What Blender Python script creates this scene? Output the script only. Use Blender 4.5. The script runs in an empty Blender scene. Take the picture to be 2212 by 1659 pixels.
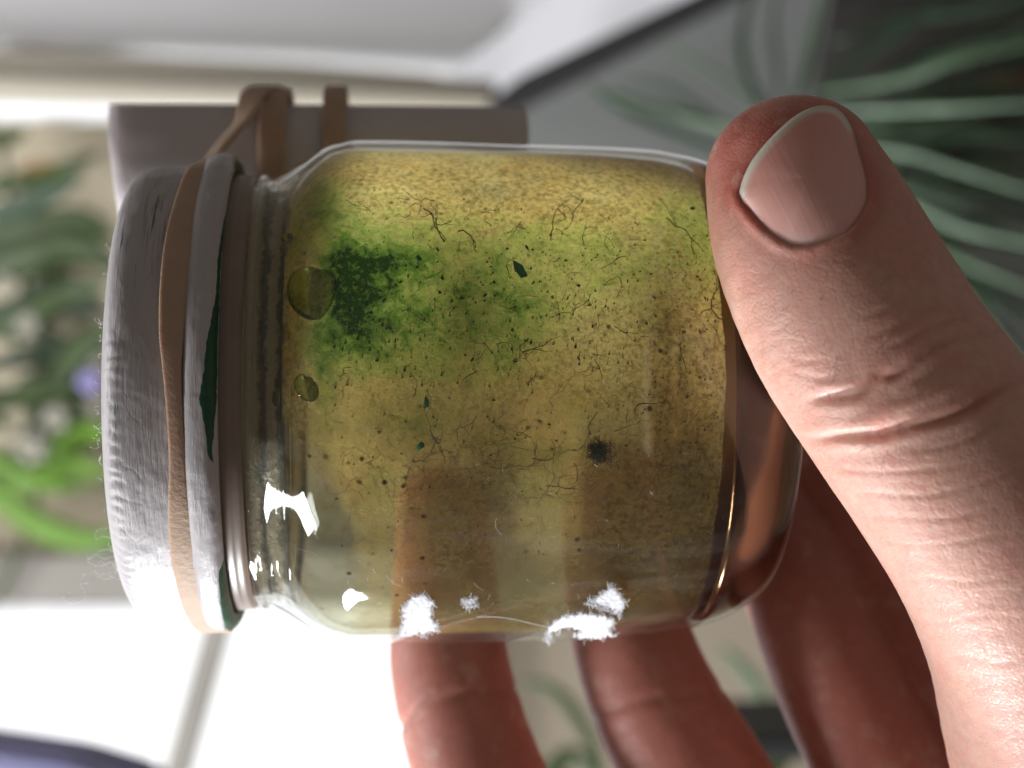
import bpy, bmesh, math, random
import numpy as np
from mathutils import Vector, Matrix

random.seed(7)
rng = np.random.default_rng(7)
SC = bpy.context.scene
COL = SC.collection
F = 3404.0           # focal length in reference pixels (reference frame 2212 x 1659)
CZ = 1.2             # camera height (m)

# ------------------------------------------------------------------ camera
cam_d = bpy.data.cameras.new('camera')
cam = bpy.data.objects.new('camera', cam_d)
COL.objects.link(cam)
cam.location = (0, 0, CZ)
cam.rotation_euler = (math.radians(90), 0, 0)
cam_d.sensor_width = 36.0
cam_d.lens = 36.0 * F / 2212.0
cam_d.clip_start = 0.01
cam_d.clip_end = 50
cam_d.dof.use_dof = True
cam_d.dof.focus_distance = 0.176
cam_d.dof.aperture_fstop = 16.0
SC.camera = cam

# ------------------------------------------------------------------ world, lamps, exposure
w = bpy.data.worlds.new('World')
SC.world = w
w.use_nodes = True
w.node_tree.nodes['Background'].inputs[0].default_value = (1.0, 0.89, 0.80, 1)
w.node_tree.nodes['Background'].inputs[1].default_value = 0.13
SC.view_settings.view_transform = 'Standard'
SC.view_settings.look = 'None'
SC.view_settings.exposure = 0.0
SC.view_settings.gamma = 1.0
SC.cycles.use_denoising = True
SC.cycles.max_bounces = 10
SC.cycles.transparent_max_bounces = 24
SC.cycles.transmission_bounces = 10
SC.cycles.caustics_refractive = True
SC.cycles.sample_clamp_indirect = 4.0


def window_lamp(name, loc, target, sx, sy, power, col):
    l = bpy.data.lights.new(name, 'AREA')
    l.shape = 'RECTANGLE'
    l.size = sx
    l.size_y = sy
    l.energy = power
    l.color = col
    o = bpy.data.objects.new(name, l)
    COL.objects.link(o)
    o.location = loc
    d = Vector(target) - Vector(loc)
    o.rotation_euler = d.to_track_quat('-Z', 'Y').to_euler()
    return o


JC = (0.0, 0.207, CZ)
# the window below left of the jar, a little behind it: two panes
window_lamp('window_light', (-0.17, 0.43, CZ - 0.92), JC, 0.12, 0.18, 16.0, (0.93, 0.96, 1.0))
window_lamp('window_light_pane', (-0.78, 0.045, CZ - 0.63), JC, 0.18, 0.24, 8.2, (0.95, 0.97, 1.0))
# added fill lamp, out of view, brightening the casing, wall and plants behind
window_lamp('background_fill', (-0.70, 0.34, CZ + 0.0), (0.05, 0.95, CZ + 0.06), 0.3, 0.3, 4.0, (0.97, 0.98, 1.0))


# ------------------------------------------------------------------ helpers
def P(px, py, dep):
    """reference pixel + distance in front of the camera (m) -> world point"""
    return np.array([(px - 1106.0) / F * dep, dep, CZ - (py - 829.5) / F * dep])


def mat(name):
    m = bpy.data.materials.new(name)
    m.use_nodes = True
    nt = m.node_tree
    nt.nodes.clear()
    out = nt.nodes.new('ShaderNodeOutputMaterial')
    return m, nt, out


class N:
    """tiny node-tree builder"""
    def __init__(self, name):
        self.m, self.t, self.out = mat(name)

    def n(self, typ, _props=None, **inp):
        nd = self.t.nodes.new(typ)
        for k, v in (_props or {}).items():
            setattr(nd, k, v)
        for k, v in inp.items():
            key = int(k[1:]) if k[0] == 'i' and k[1:].isdigit() else k.replace('_', ' ')
            s = nd.inputs[key]
            if isinstance(v, bpy.types.NodeSocket):
                self.t.links.new(v, s)
            else:
                if isinstance(v, tuple) and len(v) == 3 and s.type == 'RGBA':
                    v = v + (1,)
                s.default_value = v
        return nd

    def coord(self, which='Object', scale=1.0):
        tc = self.n('ShaderNodeTexCoord').outputs[which]
        if scale == 1.0:
            return tc
        return self.n('ShaderNodeMapping', i0=tc, Scale=scale if isinstance(scale, tuple) else (scale,) * 3).outputs[0]

    def noise(self, co, scale, detail=4, rough=0.6, dist=0.0):
        return self.n('ShaderNodeTexNoise', Vector=co, Scale=scale, Detail=detail, Roughness=rough, Distortion=dist).outputs['Fac']

    def ramp(self, fac, *stops, interp='LINEAR'):
        r = self.n('ShaderNodeValToRGB', i0=fac)
        r.color_ramp.interpolation = interp
        els = r.color_ramp.elements
        while len(els) < len(stops):
            els.new(0.5)
        for e, (p, c) in zip(els, stops):
            e.position = p
            e.color = (c, c, c, 1) if isinstance(c, (int, float)) else tuple(c) + (1,)
        return r.outputs[0]

    def mix(self, fac, a, b, mode='MIX'):
        nd = self.t.nodes.new('ShaderNodeMix')
        nd.data_type = 'RGBA'
        nd.blend_type = mode
        for idx, v in ((0, fac), (6, a), (7, b)):
            s = nd.inputs[idx]
            if isinstance(v, bpy.types.NodeSocket):
                self.t.links.new(v, s)
            else:
                s.default_value = v + (1,) if isinstance(v, tuple) else v
        return nd.outputs[2]

    def math(self, op, a, b=0.0, clamp=False):
        nd = self.t.nodes.new('ShaderNodeMath')
        nd.operation = op
        nd.use_clamp = clamp
        for i, v in enumerate((a, b)):
            if isinstance(v, bpy.types.NodeSocket):
                self.t.links.new(v, nd.inputs[i])
            else:
                nd.inputs[i].default_value = v
        return nd.outputs[0]

    def attr(self, name):
        return self.n('ShaderNodeAttribute', {'attribute_name': name}).outputs['Fac']

    def bump(self, h, dist=0.0003, strength=0.5, normal=None):
        kw = dict(Height=h, Distance=dist, Strength=strength)
        if normal is not None:
            kw['Normal'] = normal
        return self.n('ShaderNodeBump', **kw).outputs[0]

    def surf(self, s):
        self.t.links.new(s, self.out.inputs['Surface'])
        return self.m


def simple(name, col, rough=0.6, var=0.12, scale=40.0, spec=0.4, bump=0.0):
    b = N(name)
    co = b.coord()
    n = b.noise(co, scale)
    c = b.mix(n, tuple(x * (1 - var) for x in col), tuple(min(1, x * (1 + var)) for x in col))
    kw = {}
    if bump:
        kw['Normal'] = b.bump(b.noise(co, scale * 6), bump, 0.5)
    s = b.n('ShaderNodeBsdfPrincipled', Base_Color=c, Roughness=rough, Specular_IOR_Level=spec, **kw)
    return b.surf(s.outputs[0])


def link_mesh(name, verts, faces, m, parent=None, smooth=True, attrs=None, origin=None):
    me = bpy.data.meshes.new(name)
    v = np.asarray(verts, dtype=float)
    if origin is not None:
        v = v - np.asarray(origin)
    if isinstance(faces, np.ndarray):
        me.vertices.add(len(v))
        me.vertices.foreach_set('co', v.astype(np.float32).ravel())
        nf, k = faces.shape
        me.loops.add(nf * k)
        me.loops.foreach_set('vertex_index', faces.astype(np.int32).ravel())
        me.polygons.add(nf)
        me.polygons.foreach_set('loop_start', np.arange(0, nf * k, k, dtype=np.int32))
        me.polygons.foreach_set('loop_total', np.full(nf, k, dtype=np.int32))
        me.update(calc_edges=True)
    else:
        me.from_pydata([tuple(x) for x in v], [], faces)
    me.validate()
    if smooth:
        me.polygons.foreach_set('use_smooth', [True] * len(me.polygons))
    for an, av in (attrs or {}).items():
        a = me.attributes.new(an, 'FLOAT', 'POINT')
        a.data.foreach_set('value', np.asarray(av, dtype=np.float32))
    me.update()
    if m is not None:
        for mm in (m if isinstance(m, (list, tuple)) else [m]):
            me.materials.append(mm)
    o = bpy.data.objects.new(name, me)
    COL.objects.link(o)
    if parent is not None:
        o.parent = parent
    elif origin is not None:
        o.location = tuple(origin)
    return o


def tag(o, label=None, cat=None, group=None, kind=None):
    for k, v in (('label', label), ('category', cat), ('group', group), ('kind', kind)):
        if v:
            o[k] = v
    return o


def empty(name, loc, rot=(0, 0, 0)):
    o = bpy.data.objects.new(name, None)
    o.empty_display_size = 0.02
    COL.objects.link(o)
    o.location = tuple(loc)
    o.rotation_euler = rot
    return o


def grid_faces(nu, nv, wrap_u=False, wrap_v=False):
    U = nu if wrap_u else nu - 1
    V = nv if wrap_v else nv - 1
    i, j = np.meshgrid(np.arange(U), np.arange(V), indexing='ij')
    a = i * nv + j
    b = ((i + 1) % nu) * nv + j
    c = ((i + 1) % nu) * nv + (j + 1) % nv
    d = i * nv + (j + 1) % nv
    return np.stack([a, b, c, d], -1).reshape(-1, 4)


def resample(pts, n):
    """smooth (Catmull-Rom) resampling of a poly-line of any dimension"""
    p = np.asarray(pts, float)
    k = len(p)
    if k == 2:
        t = np.linspace(0, 1, n)[:, None]
        return p[0] * (1 - t) + p[1] * t
    ext = np.vstack([2 * p[0] - p[1], p, 2 * p[-1] - p[-2]])
    t = np.linspace(0, k - 1 - 1e-9, n)
    i = t.astype(int)
    f = (t - i)[:, None]
    p0, p1, p2, p3 = ext[i], ext[i + 1], ext[i + 2], ext[i + 3]
    return 0.5 * ((2 * p1) + (-p0 + p2) * f + (2 * p0 - 5 * p1 + 4 * p2 - p3) * f ** 2 + (-p0 + 3 * p1 - 3 * p2 + p3) * f ** 3)


def tube_geo(pts, rad, sides=6):
    p = np.asarray(pts, float)
    n = len(p)
    r = np.broadcast_to(np.asarray(rad, float), (n,))
    tg = np.gradient(p, axis=0)
    tg /= np.linalg.norm(tg, axis=1)[:, None] + 1e-12
    up = np.array([0.31, 0.27, 0.91])
    a = np.cross(tg, up)
    a /= np.linalg.norm(a, axis=1)[:, None] + 1e-12
    b = np.cross(tg, a)
    th = np.linspace(0, 2 * np.pi, sides, endpoint=False)
    v = p[:, None, :] + r[:, None, None] * (np.cos(th)[None, :, None] * a[:, None, :] + np.sin(th)[None, :, None] * b[:, None, :])
    return v.reshape(-1, 3), grid_faces(n, sides, wrap_v=True)


def join_geo(parts):
    vs, fs, off = [], [], 0
    for v, f in parts:
        vs.append(v)
        fs.append(np.asarray(f) + off)
        off += len(v)
    return np.vstack(vs), np.vstack(fs)


def box_geo(x0, x1, y0, y1, z0, z1):
    v = np.array([(x, y, z) for x in (x0, x1) for y in (y0, y1) for z in (z0, z1)], float)
    f = np.array([(0, 1, 3, 2), (4, 6, 7, 5), (0, 4, 5, 1), (2, 3, 7, 6), (0, 2, 6, 4), (1, 5, 7, 3)])
    return v, f


def vnoise(p, seed=0):
    """cheap smooth value noise, p (n,3) -> 0..1"""
    p = np.asarray(p, float)
    i = np.floor(p).astype(np.int64)
    f = p - i
    f = f * f * (3 - 2 * f)
    def h(a):
        x = (a[:, 0] * 374761393 + a[:, 1] * 668265263 + a[:, 2] * 2147483647 + seed * 974711) & 0xffffffff
        x = ((x ^ (x >> 13)) * 1274126177) & 0xffffffff
        return ((x ^ (x >> 16)) & 0xffff) / 65535.0
    r = 0
    for dx in (0, 1):
        for dy in (0, 1):
            for dz in (0, 1):
                wgt = (f[:, 0] if dx else 1 - f[:, 0]) * (f[:, 1] if dy else 1 - f[:, 1]) * (f[:, 2] if dz else 1 - f[:, 2])
                r = r + wgt * h(i + np.array([dx, dy, dz]))
    return r


def fbm(p, seed=0, octv=4):
    r, a, tot = 0, 1.0, 0
    for k in range(octv):
        r = r + a * vnoise(p * 2 ** k, seed + k * 17)
        tot += a
        a *= 0.5
    return r / tot


# ================================================================== BACKGROUND (the setting)
M_wall = simple('wall_paint', (0.27, 0.225, 0.165), 0.8, 0.10, 6)
M_wcream = simple('cream_wall_paint', (0.55, 0.48, 0.35), 0.8, 0.10, 6)
M_gwall = simple('grey_wall_paint', (0.19, 0.195, 0.185), 0.8, 0.10, 6)
M_white = simple('white_frame_paint', (0.86, 0.86, 0.87), 0.5, 0.05, 8)
M_cream = simple('cream_trim_paint', (0.46, 0.42, 0.34), 0.5, 0.08, 10)
M_dark = simple('dark_rubber_edge', (0.03, 0.03, 0.03), 0.6)
M_sillg = simple('grey_sill', (0.26, 0.24, 0.21), 0.7, 0.15, 12)
M_lav = simple('lavender_cloth', (0.30, 0.30, 0.50), 0.9, 0.1, 30)

b = N('daylight_sky')
M_sky = b.surf(b.n('ShaderNodeEmission', Color=(0.98, 0.99, 1.0), Strength=1.6).outputs[0])


def px_quad_box(name, corners, dep, thick, m, parent=None):
    """a board whose front outline is given by reference pixels at one depth, with real thickness"""
    fr = [P(x, y, dep) for x, y in corners]
    bk = [p + np.array([0, thick, 0]) for p in fr]
    n = len(fr)
    faces = [list(range(n))[::-1], list(range(n, 2 * n))]
    for i in range(n):
        j = (i + 1) % n
        faces.append([i, j, n + j, n + i])
    c = np.mean(fr, axis=0)
    o = link_mesh(name, np.array(fr + bk), faces, m, parent, smooth=False, origin=c if parent is None else None)
    me = o.data
    bm = bmesh.new()
    bm.from_mesh(me)
    bmesh.ops.recalc_face_normals(bm, faces=bm.faces)
    bmesh.ops.bevel(bm, geom=bm.edges[:], offset=min(0.002, thick * 0.2), segments=2, affect='EDGES')
    bm.to_mesh(me)
    bm.free()
    return o


def wall_sheet(name, corners, dep, m):
    return tag(px_quad_box(name, corners, dep, 0.02, m), kind='structure')


# wall behind everything (right of the window) and the grey wall behind the big plant
wall_sheet('wall_right', [(-900, 180), (2150, 180), (3600, 200), (3600, 3000), (960, 3000), (960, 1300), (-900, 1300)], 0.95, M_wall)
wall_sheet('wall_upper', [(1040, 236), (1560, -20), (1900, -210), (3600, -900), (3600, 760), (1040, 760)], 0.93, M_gwall)
wall_sheet('wall_left', [(-900, 225), (1020, 225), (1020, 1200), (-900, 1200)], 0.92, M_wcream)
tag(px_quad_box('sky', [(-2500, 1250), (1000, 1250), (1000, 3400), (-2500, 3400)], 1.35, 0.01, M_sky), kind='structure')

# window with rail, pane bar
win = empty('window_frame', P(300, 1300, 0.92))
tag(win, 'white window frame with a slanting grey bar before the bright daylight', 'window frame')


def child_board(name, corners, dep, thick, m, par):
    o = px_quad_box(name, corners, dep, thick, m)
    wm = o.matrix_world.copy()
    loc = Vector(o.location)
    o.parent = par
    o.location = loc - Vector(par.location)
    return o


child_board('rail', [(-900, 1312), (960, 1300), (960, 1340), (-900, 1352)], 0.90, 0.03, M_white, win)
child_board('glazing_bar', [(440, 1340), (500, 1340), (395, 1720), (335, 1720)], 0.91, 0.02, M_sillg, win)
child_board('jamb', [(925, 1300), (1000, 1300), (1040, 2300), (940, 2300)], 0.90, 0.03, M_cream, win)
sill = px_quad_box('window_ledge', [(-900, 1215), (960, 1180), (960, 1296), (-900, 1308)], 0.86, 0.05, M_sillg)
tag(sill, 'grey ledge running above the bright window opening', 'ledge')
lav = px_quad_box('lavender_cloth', [(-300, 1580), (0, 1622), (150, 1645), (300, 1690), (420, 1900), (-300, 1900)], 0.5, 0.03, M_lav)
tag(lav, 'blurred lavender blue cloth in the bright window corner', 'cloth')

# white frame with cream mouldings along the top
fr = empty('window_casing', P(400, 150, 0.8))
tag(fr, 'white casing with cream mouldings running above the rolled paper', 'casing')
child_board('panel', [(-700, -700), (1420, -700), (1180, -20), (985, 150), (640, 122), (-700, 60)], 0.86, 0.02, M_white, fr)
b = N('frosted_daylight')
fn_ = b.ramp(b.noise(b.coord('Object', 1.0), 9, 2), (0.35, (0.44, 0.44, 0.46)), (0.65, (0.72, 0.72, 0.75)))
M_frost = b.surf(b.n('ShaderNodeEmission', Color=fn_, Strength=1.0).outputs[0])
child_board('window_pane', [(940, -700), (2100, -700), (1600, -20), (1060, 200), (940, 180)], 0.90, 0.01, M_frost, fr)
for (ya, yb, yc, yd, dp, mm) in ((112, 152, 172, 202, 0.80, M_cream), (160, 206, 206, 232, 0.79, M_cream), (214, 240, 236, 256, 0.81, M_white)):
    child_board('moulding', [(-700, ya - 40), (0, ya), (1075, yc), (1060, yd), (0, yb), (-700, yb - 40)], dp, 0.035, mm, fr)
ds = px_quad_box('dark_strip', [(1050, 225), (1120, 165), (1560, -45), (1900, -230), (1960, -200), (1560, 5), (1100, 240)], 0.78, 0.02, M_dark)
tag(ds, 'dark strip running slantwise beside the white casing', 'strip')

# ------------------------------------------------------------------ plants
M_leafA = simple('leaf_green', (0.032, 0.052, 0.012), 0.5, 0.35, 60)
M_leafB = simple('leaf_bright', (0.10, 0.20, 0.02), 0.5, 0.2, 60)
M_leafC = simple('leaf_grey_green', (0.085, 0.135, 0.075), 0.4, 0.5, 50)
M_leafE = simple('leaf_lit', (0.16, 0.23, 0.155), 0.4, 0.5, 50)  # paler copy; the light on some blades is put into the colour
M_leafD = simple('leaf_dark', (0.035, 0.06, 0.035), 0.5, 0.3, 50)
M_petalW = simple('petal_white', (0.34, 0.32, 0.26), 0.6, 0.1, 60)
M_petalL = simple('petal_lavender', (0.34, 0.30, 0.58), 0.6, 0.1, 60)
M_brown = simple('dry_brown', (0.22, 0.10, 0.03), 0.8, 0.3, 60)
M_soil = simple('potting_soil', (0.045, 0.04, 0.036), 0.9, 0.6, 60, bump=0.003)


PD = 1.35


def leaf(par, pts, width, m, name='leaf', fold=0.25, n=16):
    """blade along px points (x, y, depth); width in px at that depth; folded along its midrib"""
    pts = [(x, y, d_ * PD) for x, y, d_ in pts]
    q = resample([P(*p) for p in pts], n)
    d = np.mean([p[2] for p in pts])
    wd = width / F * d / 2
    t = np.linspace(0, 1, n)
    prof = np.clip(np.sin(np.pi * np.clip(t * 0.93 + 0.07, 0, 1)) ** 0.7, 0.03, 1) * wd
    tg = np.gradient(q, axis=0)
    tg /= np.linalg.norm(tg, axis=1)[:, None]
    side = np.cross(tg, np.array([0, 1.0, 0.25]))
    side /= np.linalg.norm(side, axis=1)[:, None] + 1e-9
    nrm = np.cross(side, tg)
    rows = []
    for k, s in enumerate((-1, -0.5, 0, 0.5, 1)):
        rows.append(q + side * (prof * s)[:, None] + nrm * (prof * fold * abs(s))[:, None])
    v = np.stack(rows, 1).reshape(-1, 3)
    o = link_mesh(name, v - np.array(par.location), grid_faces(n, 5), m, par)
    sm = o.modifiers.new('thickness', 'SOLIDIFY')
    sm.thickness = 0.0006
    return o


def flower(par, px, py, dep, r, m):
    dep = dep * PD
    c = P(px, py, dep) - np.array(par.location)
    R = r / F * dep
    parts = []
    for k in range(6):
        a = k * math.tau / 6 + 0.3
        th = np.linspace(0, 2 * np.pi, 9)[:-1]
        cx = np.array([math.cos(a), -0.25, math.sin(a)]) * R * 0.55
        u = np.array([math.cos(a), 0.1, math.sin(a)]) * R * 0.5
        vv = np.array([-math.sin(a), 0, math.cos(a)]) * R * 0.33
        ring = c + cx + np.cos(th)[:, None] * u + np.sin(th)[:, None] * vv
        v = np.vstack([ring, c + cx + np.array([0, R * 0.15, 0]), c + cx - np.array([0, R * 0.06, 0])])
        f = np.array([(i, (i + 1) % 8, 8) for i in range(8)] + [((i + 1) % 8, i, 9) for i in range(8)])
        parts.append((v, f))
    v, f = join_geo(parts)
    return link_mesh('flower', v, f, m, par)


pl = empty('flowering_plant', P(-160, 900, 0.62 * PD))
tag(pl, 'blurred leafy plant with white and lavender flowers behind the lid', 'plant')
stem_v, stem_f = tube_geo(resample([P(-160, 1500, .86), P(40, 1200, .85), P(90, 900, .85), P(40, 560, .85), P(0, 300, .86)], 24), 0.0022, 6)
link_mesh('stem', stem_v - np.array(pl.location), stem_f, M_leafA, pl)
LEFT = [
    ([(-120, 420, .63), (30, 395, .62), (140, 365, .6), (215, 330, .6)], 44, M_leafA),
    ([(-120, 300, .64), (0, 300, .63), (60, 280, .62)], 40, M_leafA),
    ([(-120, 470, .63), (20, 455, .62), (110, 415, .61), (180, 375, .6)], 52, M_leafD),
    ([(-120, 540, .63), (60, 500, .62), (170, 480, .61), (260, 520, .6)], 74, M_leafA),
    ([(-120, 610, .63), (60, 560, .62), (160, 540, .61), (280, 585, .6)], 90, M_leafA),
    ([(-60, 690, .62), (90, 660, .62), (230, 670, .61)], 60, M_leafD),
    ([(-120, 730, .62), (40, 690, .62), (130, 640, .61), (250, 600, .6)], 62, M_leafA),
    ([(60, 900, .62), (120, 820, .62), (180, 745, .61), (260, 690, .6)], 66, M_leafA),
    ([(-120, 800, .64), (30, 780, .64), (150, 760, .64), (240, 760, .63)], 40, M_leafD),
    ([(60, 960, .64), (100, 860, .63), (130, 760, .62)], 60, M_leafD),
    ([(-120, 900, .63), (0, 870, .62), (90, 840, .61), (170, 860, .6)], 52, M_leafA),
    ([(-80, 1060, .62), (60, 1040, .62), (150, 1010, .61), (240, 1015, .6)], 58, M_leafB),
    ([(110, 1060, .62), (130, 990, .62), (180, 940, .61), (240, 930, .6)], 66, M_leafB),
    ([(-100, 1020, .6), (0, 1080, .6), (100, 1145, .6), (200, 1168, .6), (290, 1150, .6)], 66, M_leafB),
    ([(-100, 980, .62), (0, 1000, .62), (110, 1050, .62), (230, 1040, .62)], 40, M_leafB),
    ([(-100, 1120, .64), (0, 1030, .64), (80, 960, .63)], 44, M_leafA),
]
for pts, wd, mm in LEFT:
    leaf(pl, pts, wd, mm)
for k in range(44):
    x0, y0 = random.uniform(-60, 140), random.uniform(480, 1000)
    a = random.uniform(-0.6, 0.6)
    L = random.uniform(80, 170)
    leaf(pl, [(x0, y0, .66), (x0 + L * .5 * math.cos(a), y0 + L * .5 * math.sin(a), .66), (x0 + L * math.cos(a), y0 + L * math.sin(a) + 15, .67)], random.uniform(22, 44), random.choice([M_leafA, M_leafA, M_leafA, M_leafD]))
for fx, fy, r in ((60, 700, 24), (120, 900, 26), (70, 965, 30), (215, 780, 14), (10, 610, 18), (205, 875, 16)):
    flower(pl, fx, fy, .60, r * 1.25, M_petalW)
flower(pl, 195, 822, .58, 28, M_petalL)
leaf(pl, [(40, 365, .6), (80, 358, .6), (120, 354, .6)], 16, M_brown, 'dry_leaf')

# spiky grey green plant in soil, right
pot_c = P(1980, 330, 0.50 * PD)
pr = empty('spiky_plant', pot_c)
tag(pr, 'blurred spiky grey green plant with narrow leaves behind the thumb', 'plant')
def spike(pts, wd, mm, nm='leaf'):
    leaf(pr, pts, wd * 0.72, mm, nm, fold=0.5)
SPK = [
    # left fan over the grey wall
    ([(1760, 330, .5), (1640, 300, .49), (1480, 250, .48), (1350, 215, .47), (1270, 195, .47)], 34, M_leafC),
    ([(1760, 345, .5), (1600, 335, .49), (1440, 280, .48), (1330, 230, .47), (1265, 170, .47)], 30, M_leafD),
    ([(1700, 340, .5), (1560, 270, .5), (1440, 190, .5), (1330, 170, .5)], 24, M_leafD),
    ([(1680, 270, .5), (1600, 200, .5), (1500, 130, .5), (1420, 85, .5)], 18, M_leafC),
    ([(1680, 260, .5), (1620, 180, .5), (1600, 80, .5), (1640, -60, .5)], 32, M_leafD),
    ([(1700, 260, .5), (1740, 150, .5), (1760, 60, .5), (1790, -60, .5)], 34, M_leafC),
    ([(1680, 260, .5), (1680, 150, .5), (1670, 60, .5), (1690, -60, .5)], 20, M_leafD),
    ([(1750, 230, .5), (1850, 130, .5), (1960, 60, .5), (2080, -40, .5)], 36, M_leafD),
    ([(1800, 230, .5), (1900, 180, .5), (2050, 110, .5), (2300, 60, .5)], 44, M_leafD),
    ([(1720, 300, .48), (1560, 270, .48), (1400, 230, .48), (1300, 180, .48)], 22, M_leafC),
    # right fan: long nearly horizontal blades
    ([(1780, 240, .48), (1950, 238, .47), (2080, 232, .46), (2400, 215, .46)], 24, M_leafE),
    ([(1790, 320, .49), (1950, 330, .48), (2100, 375, .47), (2400, 470, .47)], 22, M_leafE),
    ([(1850, 400, .49), (1980, 450, .48), (2100, 500, .47), (2400, 560, .47)], 28, M_leafE),
    ([(1900, 420, .5), (2000, 520, .49), (2120, 580, .48), (2400, 690, .48)], 34, M_leafC),
    ([(1900, 500, .5), (2050, 580, .5), (2200, 670, .5), (2400, 800, .5)], 40, M_leafD),
    ([(1760, 200, .5), (1950, 170, .49), (2100, 120, .48), (2400, 60, .48)], 34, M_leafC),
    ([(1850, 300, .5), (2050, 290, .5), (2200, 300, .5), (2400, 320, .5)], 24, M_leafD),
    ([(1900, 380, .5), (2050, 420, .5), (2200, 430, .5), (2400, 400, .5)], 24, M_leafD),
    ([(1980, 560, .5), (2100, 640, .49), (2160, 720, .48), (2300, 900, .48)], 40, M_leafC),
    ([(1800, 90, .5), (1950, 40, .5), (2100, 20, .5), (2400, -60, .5)], 40, M_leafD),
]
for pts, wd, mm in SPK:
    spike(pts, wd, mm)
for k in range(70):
    a = random.uniform(-0.75, 0.95)
    L = random.uniform(300, 620)
    x0, y0 = 1800 + random.uniform(-40, 100), 300 + random.uniform(-60, 220)
    d0 = random.uniform(.52, .58)
    spike([(x0, y0, d0), (x0 + L * .4 * math.cos(a), y0 + L * .4 * math.sin(a), d0 - .01), (x0 + L * .75 * math.cos(a), y0 + L * .75 * math.sin(a) + 10, d0), (x0 + L * math.cos(a), y0 + L * math.sin(a) + 40, d0)], random.uniform(10, 26), random.choice([M_leafD, M_leafD, M_leafC, M_leafC, M_leafE]))
spike([(2120, 180, .55), (2170, 172, .55), (2300, 160, .55)], 10, M_brown, 'dry_leaf')
# the dark soil mound and pot the plant grows from
def lumpy(name, c, rx, ry, rz, m, par, n=40, seed=3):
    u = np.linspace(0, 2 * np.pi, n, endpoint=False)
    v = np.linspace(0.02, np.pi - 0.02, n // 2)
    U, V = np.meshgrid(u, v, indexing='ij')
    d = np.stack([np.sin(V) * np.cos(U), np.sin(V) * np.sin(U), np.cos(V)], -1).reshape(-1, 3)
    r = 0.82 + 0.36 * fbm(d * 3 + 5, seed)
    pts = d * r[:, None] * np.array([rx, ry, rz]) + np.asarray(c) - np.array(par.location)
    return link_mesh(name, pts, grid_faces(n, n // 2, wrap_u=True), m, par)
lumpy('soil', P(2260, 360, .84), .13, .05, .17, M_soil, pr)

# low plant seen between the fingers
pg = empty('arching_plant', P(1300, 1760, 0.55 * PD))
tag(pg, 'blurred green leaf arching between the fingers below the jar', 'plant')
leaf(pg, [(1130, 1475, .55), (1190, 1490, .55), (1240, 1540, .55), (1290, 1640, .55), (1300, 1760, .55)], 34, M_leafA)
leaf(pg, [(1160, 1700, .56), (1200, 1660, .56), (1240, 1635, .56), (1300, 1690, .56)], 50, M_leafA)
leaf(pg, [(1290, 1760, .57), (1230, 1700, .57), (1150, 1660, .57)], 40, M_leafD)
leaf(pg, [(1560, 1400, .55), (1600, 1440, .55), (1650, 1510, .55), (1690, 1640, .55)], 30, M_leafC)
leaf(pg, [(1560, 1700, .56), (1650, 1640, .56), (1720, 1610, .56)], 60, M_leafD)
leaf(pg, [(1640, 1720, .56), (1690, 1650, .56), (1730, 1600, .56)], 40, M_leafA)
bs = px_quad_box('low_shelf', [(1500, 1600), (2000, 1590), (2000, 1640), (1500, 1650)], 0.62, 0.08, M_dark)
tag(bs, 'blurred dark shelf edge between the fingers', 'shelf')

# ================================================================== THE JAR
TILT = math.radians(4.5)
AX = P(1106, 847, 0.207)            # jar axis point at the picture's centre column
ES = np.array([math.cos(TILT), math.sin(TILT), 0.0])     # along the axis, towards the base
EY = np.array([-math.sin(TILT), math.cos(TILT), 0.0])    # away from the viewer
EZ = np.array([0, 0, 1.0])
S_BASE = 33.0
jar = empty('glass_jar', AX + ES * S_BASE / 1000, (0, 0, TILT))
tag(jar, 'small clear glass jar lined with green and yellow growth, held sideways', 'jar')


def jl(s, phi, R):
    """jar coordinates (mm along axis, angle with 0 = viewer side and 90 deg = up, mm radius) -> local metres"""
    s, phi, R = np.broadcast_arrays(np.asarray(s, float), np.asarray(phi, float), np.asarray(R, float))
    return np.stack([(s - S_BASE), -R * np.cos(phi), R * np.sin(phi)], -1) / 1000.0


def jworld(l):
    l = np.asarray(l)
    return AX + ES * S_BASE / 1000 + l[..., 0:1] * ES + l[..., 1:2] * EY + l[..., 2:3] * EZ


def cast(px, py, R, back=False):
    """reference pixel -> (s mm, phi) where its ray meets the cylinder of radius R mm"""
    d = P(px, py, 1.0) - np.array([0, 0, CZ])
    o = np.array([0, 0, CZ]) - AX
    oy, oz, os_ = o @ EY * 1000, o @ EZ * 1000, o @ ES * 1000
    dy, dz, dss = d @ EY, d @ EZ, d @ ES
    A = dy * dy + dz * dz
    B = oy * dy + oz * dz
    C = oy * oy + oz * oz - R * R
    disc = max(B * B - A * C, 0)
    t = (-B + (1 if back else -1) * math.sqrt(disc)) / A
    y, z, s = oy + t * dy, oz + t * dz, os_ + t * dss
    return s, math.atan2(z, -y)


def project_local(l):
    wpt = jworld(l)
    return 1106 + wpt[..., 0] / wpt[..., 1] * F, 829.5 - (wpt[..., 2] - CZ) / wpt[..., 1] * F


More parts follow.
